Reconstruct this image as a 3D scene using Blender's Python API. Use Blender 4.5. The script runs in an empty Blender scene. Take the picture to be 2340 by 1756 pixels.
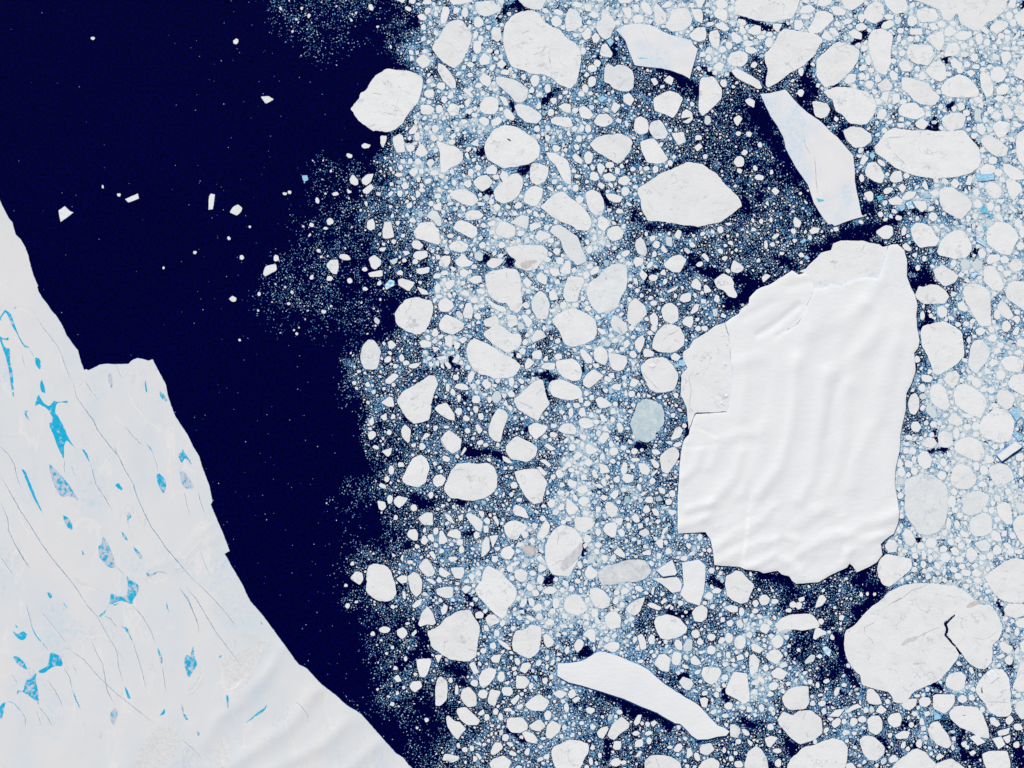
import bpy, math, random, bisect
import numpy as np
from mathutils import Vector
from mathutils.geometry import delaunay_2d_cdt
random.seed(7); rng = np.random.default_rng(7)
sc = bpy.context.scene
COL = sc.collection

# ---------------------------------------------------------------- scale, camera, light
PX = 15.0                      # metres of ground per photograph pixel
CX, CY, PW, PH = 1170.0, 878.0, 2340, 1756
def wx(x): return (x - CX) * PX
def wy(y): return -(y - CY) * PX

ALT = 90000.0                  # camera height in metres
cam = bpy.data.cameras.new("camera"); co = bpy.data.objects.new("camera", cam); COL.objects.link(co)
co.location = (0, 0, ALT); co.rotation_euler = (0, 0, 0)
cam.sensor_width = 36.0; cam.lens = 36.0 * ALT / (PW * PX)
cam.clip_start = 1000.0; cam.clip_end = 600000.0
sc.camera = co

SUN_EL, SUN_AZ = math.radians(30), math.radians(-18)     # azimuth from north (+Y), clockwise
w = bpy.data.worlds.new("World"); sc.world = w; w.use_nodes = True
nt = w.node_tree; bg = nt.nodes["Background"]
sky = nt.nodes.new("ShaderNodeTexSky"); sky.sky_type = 'NISHITA'; sky.sun_disc = False
sky.sun_elevation = SUN_EL; sky.sun_rotation = SUN_AZ; sky.air_density = 0.6; sky.dust_density = 1.0; sky.ozone_density = 1.0
nt.links.new(sky.outputs[0], bg.inputs[0]); bg.inputs[1].default_value = 0.06
sl = bpy.data.lights.new("sun", 'SUN'); sl.energy = 5.0; sl.angle = math.radians(0.5); sl.color = (1.0, 0.965, 0.93)
so = bpy.data.objects.new("sun", sl); COL.objects.link(so)
d = Vector((math.sin(SUN_AZ) * math.cos(SUN_EL), math.cos(SUN_AZ) * math.cos(SUN_EL), math.sin(SUN_EL)))
so.rotation_euler = d.to_track_quat('Z', 'Y').to_euler(); so.location = d * 50000
sc.view_settings.view_transform = 'Standard'; sc.view_settings.look = 'None'
sc.view_settings.gamma = 1.0; sc.view_settings.exposure = 0.20

# ---------------------------------------------------------------- materials
def mat(name):
    m = bpy.data.materials.new(name); m.use_nodes = True
    return m, m.node_tree, m.node_tree.nodes["Principled BSDF"]
def N(t, kind, **kw):
    n = t.nodes.new(kind)
    for k, v in kw.items():
        if k.startswith('i_'): n.inputs[k[2:].replace('_', ' ')].default_value = v
        else: setattr(n, k, v)
    return n
def noise(t, scale, detail=3, rough=0.5, vec=None, stretch=None, rot=0, off=(0, 0, 0), dist=0):
    if vec is None: vec = N(t, 'ShaderNodeNewGeometry').outputs['Position']
    mp = N(t, 'ShaderNodeMapping'); t.links.new(vec, mp.inputs[0])
    mp.inputs['Scale'].default_value = stretch or (1, 1, 1); mp.inputs['Rotation'].default_value = (0, 0, rot)
    mp.inputs['Location'].default_value = off
    n = N(t, 'ShaderNodeTexNoise'); n.inputs['Scale'].default_value = scale
    n.inputs['Detail'].default_value = detail; n.inputs['Roughness'].default_value = rough; n.inputs['Distortion'].default_value = dist
    t.links.new(mp.outputs[0], n.inputs['Vector'])
    return n.outputs['Fac']
def ramp(t, fac, stops):
    r = N(t, 'ShaderNodeValToRGB'); e = r.color_ramp.elements
    while len(e) < len(stops): e.new(0.5)
    for el, (p, c) in zip(e, stops):
        el.position = p; el.color = (*c, 1) if isinstance(c, tuple) else (c, c, c, 1)
    t.links.new(fac, r.inputs[0]); return r.outputs[0]
def mix(t, fac, a, b, blend='MIX'):
    m = N(t, 'ShaderNodeMix', data_type='RGBA', blend_type=blend)
    for s, v in ((0, fac), (6, a), (7, b)):
        if isinstance(v, bpy.types.NodeSocket): t.links.new(v, m.inputs[s])
        elif isinstance(v, (int, float)): m.inputs[s].default_value = v if s == 0 else (v, v, v, 1)
        else: m.inputs[s].default_value = (*v, 1)
    return m.outputs[2]
def thin_lines(t, scale, width, gate_scale, gate, stretch=None, rot=0, off=(0, 0, 0)):
    """sparse hair lines: where a noise passes its middle value, gated by a second noise"""
    a = noise(t, scale, 4, 0.6, stretch=stretch, rot=rot, off=off)
    r = ramp(t, a, [(0.5 - width, 0.0), (0.5, 1.0), (0.5 + width, 0.0)])
    g = ramp(t, noise(t, gate_scale, 2, off=(off[0] + 900, 0, 0)), [(gate, 0.0), (gate + 0.06, 1.0)])
    m = N(t, 'ShaderNodeMath', operation='MULTIPLY'); t.links.new(r, m.inputs[0]); t.links.new(g, m.inputs[1])
    return m.outputs[0]
def bump(t, b, height, dist, strength=1.0):
    n = N(t, 'ShaderNodeBump'); n.inputs['Strength'].default_value = strength; n.inputs['Distance'].default_value = dist
    t.links.new(height, n.inputs['Height']); t.links.new(n.outputs[0], b.inputs['Normal'])

def floe_mat(name, base, dark, wet=None, wetamt=0.0, rnd=0.05):
    m, t, b = mat(name)
    mott = ramp(t, noise(t, 1 / 420, 5, 0.62), [(0.35, dark), (0.56, base)])
    grain = ramp(t, noise(t, 1 / 34, 2, 0.6), [(0.3, 0.90), (0.7, 1.0)])
    c = mix(t, 1.0, mott, grain, 'MULTIPLY')
    soft = ramp(t, noise(t, 1 / 900, 4, 0.7, stretch=(1, 1.8, 1), rot=0.5), [(0.38, 0.95), (0.55, 1.0)])
    c = mix(t, 1.0, c, soft, 'MULTIPLY')
    oi = N(t, 'ShaderNodeObjectInfo')
    c = mix(t, 1.0, c, ramp(t, oi.outputs['Random'], [(0, 1 - rnd), (1, 1.0)]), 'MULTIPLY')
    l1 = thin_lines(t, 1 / 1100, 0.013, 1 / 600, 0.54)
    l2 = thin_lines(t, 1 / 700, 0.014, 1 / 450, 0.57, stretch=(1, 2.2, 1), rot=0.7, off=(5000, 0, 0))
    c = mix(t, mix(t, 1.0, l1, 0.5, 'MULTIPLY'), c, (0.24, 0.31, 0.37))
    c = mix(t, mix(t, 1.0, l2, 0.62, 'MULTIPLY'), c, (0.34, 0.38, 0.41))
    if wet:
        c = mix(t, ramp(t, noise(t, 1 / 260, 6, 0.7, off=(77, 0, 0)), [(0.42, 0.0), (0.62, wetamt)]), c, wet)
    t.links.new(c, b.inputs['Base Color']); b.inputs['Roughness'].default_value = 0.85
    b.inputs['Specular IOR Level'].default_value = 0.15
    bump(t, b, noise(t, 1 / 110, 6, 0.62), 5.0, 0.9)
    return m
M = {}
M['floe'] = floe_mat('snowy_sea_ice', (0.835, 0.842, 0.828), (0.80, 0.815, 0.81))
M['grey'] = floe_mat('grey_sea_ice', (0.81, 0.825, 0.818), (0.75, 0.775, 0.775), (0.64, 0.71, 0.73), 0.5)
M['rotten'] = floe_mat('blue_green_ice', (0.68, 0.75, 0.755), (0.54, 0.65, 0.68), (0.38, 0.54, 0.60), 0.7)
M['thin'] = floe_mat('thin_young_ice', (0.36, 0.50, 0.56), (0.26, 0.42, 0.50))
M['speckled'] = floe_mat('speckled_ice', (0.77, 0.78, 0.775), (0.70, 0.72, 0.72), (0.48, 0.52, 0.55), 0.7)
M['dirty'] = floe_mat('dirty_sea_ice', (0.56, 0.53, 0.52), (0.44, 0.42, 0.42))

def plain(name, c1, c2, scale, rough=0.8, spec=0.15, bumpd=0, detail=4):
    m, t, b = mat(name)
    c = ramp(t, noise(t, scale, detail, 0.6), [(0.35, c1), (0.65, c2)])
    t.links.new(c, b.inputs['Base Color']); b.inputs['Roughness'].default_value = rough
    b.inputs['Specular IOR Level'].default_value = spec
    if bumpd: bump(t, b, noise(t, scale * 2, 4), bumpd)
    return m
M['cliff'] = plain('shade_blue_ice_cliff', (0.015, 0.16, 0.46), (0.03, 0.26, 0.60), 1 / 60)  # blue ice colour that paints the shade on iceberg cliffs
M['shelfcliff'] = plain('pale_blue_ice_cliff', (0.10, 0.36, 0.58), (0.25, 0.52, 0.70), 1 / 60)
M['crack'] = plain('crack_grey_ice', (0.20, 0.25, 0.30), (0.38, 0.42, 0.45), 1 / 40)  # dark grey strips along cracks and rifts
M['smudge'] = plain('grey_meltwater_patch', (0.50, 0.52, 0.55), (0.66, 0.66, 0.67), 1 / 120, detail=6)
M['brown'] = plain('brown_grey_patch', (0.50, 0.465, 0.46), (0.62, 0.585, 0.575), 1 / 120, detail=6)
M['dark'] = plain('open_pool', (0.02, 0.06, 0.14), (0.05, 0.10, 0.20), 1 / 60)
M['lead'] = plain('crack_open_to_water', (0.002, 0.006, 0.04), (0.004, 0.015, 0.09), 1 / 60)
M['crumple'] = plain('crumpled_snow', (0.60, 0.635, 0.635), (0.735, 0.715, 0.69), 1 / 90, bumpd=6, detail=6)
M['berm'] = plain('cream_snow_ridge', (0.73, 0.71, 0.685), (0.80, 0.785, 0.765), 1 / 60, bumpd=3)
M['block'] = plain('raised_ice_block', (0.74, 0.76, 0.78), (0.82, 0.82, 0.82), 1 / 50)
M['blueice'] = plain('sky_blue_ice', (0.22, 0.50, 0.72), (0.42, 0.66, 0.80), 1 / 70, bumpd=8)
M['cyanice'] = plain('turquoise_ice', (0.05, 0.42, 0.58), (0.20, 0.60, 0.72), 1 / 60, bumpd=8)
M['iceice'] = plain('white_blue_ice', (0.16, 0.52, 0.76), (0.80, 0.84, 0.86), 1 / 90, bumpd=8)
M['fracture'] = plain('fracture_line', (0.12, 0.26, 0.42), (0.34, 0.46, 0.56), 1 / 200)

# smooth snow-covered berg
m, t, b = mat('iceberg_snow')
c = mix(t, 1.0, ramp(t, noise(t, 1 / 1400, 4, 0.55), [(0.35, (0.765, 0.785, 0.79)), (0.62, (0.80, 0.81, 0.80))]),
        ramp(t, noise(t, 1 / 30, 2), [(0.3, 0.955), (0.7, 1.0)]), 'MULTIPLY')
t.links.new(c, b.inputs['Base Color']); b.inputs['Roughness'].default_value = 0.8; b.inputs['Specular IOR Level'].default_value = 0.15
bump(t, b, noise(t, 1 / 260, 5, 0.55, stretch=(1, 2.0, 1), rot=0.6), 5.0, 0.8)
M['berg'] = m
# pale berg with light blue bare patches
m, t, b = mat('pale_iceberg_snow')
base = ramp(t, noise(t, 1 / 700, 4), [(0.35, (0.745, 0.765, 0.775)), (0.60, (0.79, 0.78, 0.765))])
patch = ramp(t, noise(t, 1 / 1500, 3, 0.5, stretch=(1, 0.6, 1), rot=0.35, off=(800, 300, 0)), [(0.485, 0.0), (0.60, 1.0)])
fine = ramp(t, noise(t, 1 / 120, 6, 0.75), [(0.42, 0.15), (0.62, 0.9)])
c = mix(t, mix(t, 1.0, patch, fine, 'MULTIPLY'), base, (0.56, 0.70, 0.79))
c = mix(t, 1.0, c, ramp(t, noise(t, 1 / 30, 2), [(0.3, 0.94), (0.7, 1.0)]), 'MULTIPLY')
t.links.new(c, b.inputs['Base Color']); b.inputs['Roughness'].default_value = 0.8; b.inputs['Specular IOR Level'].default_value = 0.15
bump(t, b, noise(t, 1 / 150, 5), 2.5, 0.8)
M['paleberg'] = m
# ice shelf
m, t, b = mat('ice_shelf_snow')
base = ramp(t, noise(t, 1 / 1800, 4, 0.5, stretch=(1, 0.45, 1), rot=-0.4), [(0.35, (0.665, 0.70, 0.715)), (0.62, (0.72, 0.722, 0.715))])
patch = ramp(t, noise(t, 1 / 2200, 3, off=(4000, 900, 0)), [(0.53, 0.0), (0.66, 1.0)])
fine = ramp(t, noise(t, 1 / 150, 6, 0.75, off=(50, 0, 0)), [(0.45, 0.05), (0.68, 0.7)])
c = mix(t, mix(t, 1.0, patch, fine, 'MULTIPLY'), base, (0.46, 0.63, 0.74))
cream = thin_lines(t, 1 / 2600, 0.022, 1 / 2200, 0.50, stretch=(1.5, 0.6, 1), rot=-0.42, off=(300, 0, 0))
c = mix(t, mix(t, 1.0, cream, 0.7, 'MULTIPLY'), c, (0.79, 0.765, 0.74))
hair = thin_lines(t, 1 / 2300, 0.004, 1 / 1500, 0.55, stretch=(1.8, 0.5, 1), rot=-0.4, off=(8300, 0, 0))
c = mix(t, mix(t, 1.0, hair, 0.5, 'MULTIPLY'), c, (0.45, 0.50, 0.58))
c = mix(t, 1.0, c, ramp(t, noise(t, 1 / 30, 2), [(0.3, 0.955), (0.7, 1.0)]), 'MULTIPLY')
t.links.new(c, b.inputs['Base Color']); b.inputs['Roughness'].default_value = 0.85; b.inputs['Specular IOR Level'].default_value = 0.1
bump(t, b, noise(t, 1 / 160, 6, 0.6), 2.2, 0.8)
M['shelf'] = m
# melt ponds with patches of ice lid, the share of lid held per object in its pass index-like property
def pond_mat(lid):
    m, t, b = mat('melt_pond_%d' % int(lid * 10))
    n = noise(t, 1 / 170, 5, 0.7, off=(lid * 999, 0, 0))
    th = 0.67 - 0.25 * lid
    water = ramp(t, noise(t, 1 / 90, 3), [(0.3, (0.005, 0.40, 0.66)), (0.7, (0.02, 0.48, 0.72))])
    c = mix(t, ramp(t, n, [(th - 0.05, 0.0), (th + 0.05, 1.0)]), water, (0.575, 0.595, 0.645))
    c = mix(t, 1.0, c, ramp(t, noise(t, 1 / 40, 2), [(0.3, 0.92), (0.7, 1.0)]), 'MULTIPLY')
    t.links.new(c, b.inputs['Base Color']); b.inputs['Roughness'].default_value = 0.5; b.inputs['Specular IOR Level'].default_value = 0.1
    return m
# open sea
m, t, b = mat('sea_water')
c = ramp(t, noise(t, 1 / 95, 4, 0.85), [(0.38, (0.0002, 0.0002, 0.003)), (0.64, (0.0003, 0.0007, 0.075))])
c = mix(t, 1.0, c, ramp(t, noise(t, 1 / 5000, 3), [(0.3, 0.85), (0.7, 1.0)]), 'MULTIPLY')
t.links.new(c, b.inputs['Base Color']); b.inputs['Roughness'].default_value = 0.35; b.inputs['Specular IOR Level'].default_value = 0.05
bump(t, b, noise(t, 1 / 60, 3), 1.5, 0.4)
M['sea'] = m
# loose small ice and slush, coloured per face: snow-covered to wet blue
def attr_mat(name, stops, scale):
    m, t, b = mat(name)
    a = N(t, 'ShaderNodeAttribute', attribute_name='wet')
    c = ramp(t, a.outputs['Fac'], stops)
    c = mix(t, 1.0, c, ramp(t, noise(t, scale, 3, 0.7), [(0.3, 0.88), (0.7, 1.0)]), 'MULTIPLY')
    t.links.new(c, b.inputs['Base Color']); b.inputs['Roughness'].default_value = 0.8; b.inputs['Specular IOR Level'].default_value = 0.1
    return m
M['small'] = attr_mat('small_floe_ice', [(0, (0.82, 0.825, 0.81)), (0.6, (0.72, 0.76, 0.765)), (1, (0.40, 0.54, 0.60))], 1 / 35)
M['brash'] = attr_mat('brash_ice', [(0, (0.82, 0.83, 0.82)), (0.35, (0.47, 0.68, 0.79)), (0.7, (0.09, 0.37, 0.60)), (1, (0.03, 0.15, 0.32))], 1 / 25)
M['slush'] = attr_mat('slush', [(0, (0.60, 0.66, 0.68)), (0.35, (0.18, 0.35, 0.49)), (0.7, (0.022, 0.15, 0.33)), (1, (0.003, 0.03, 0.15))], 1 / 28)

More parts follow.
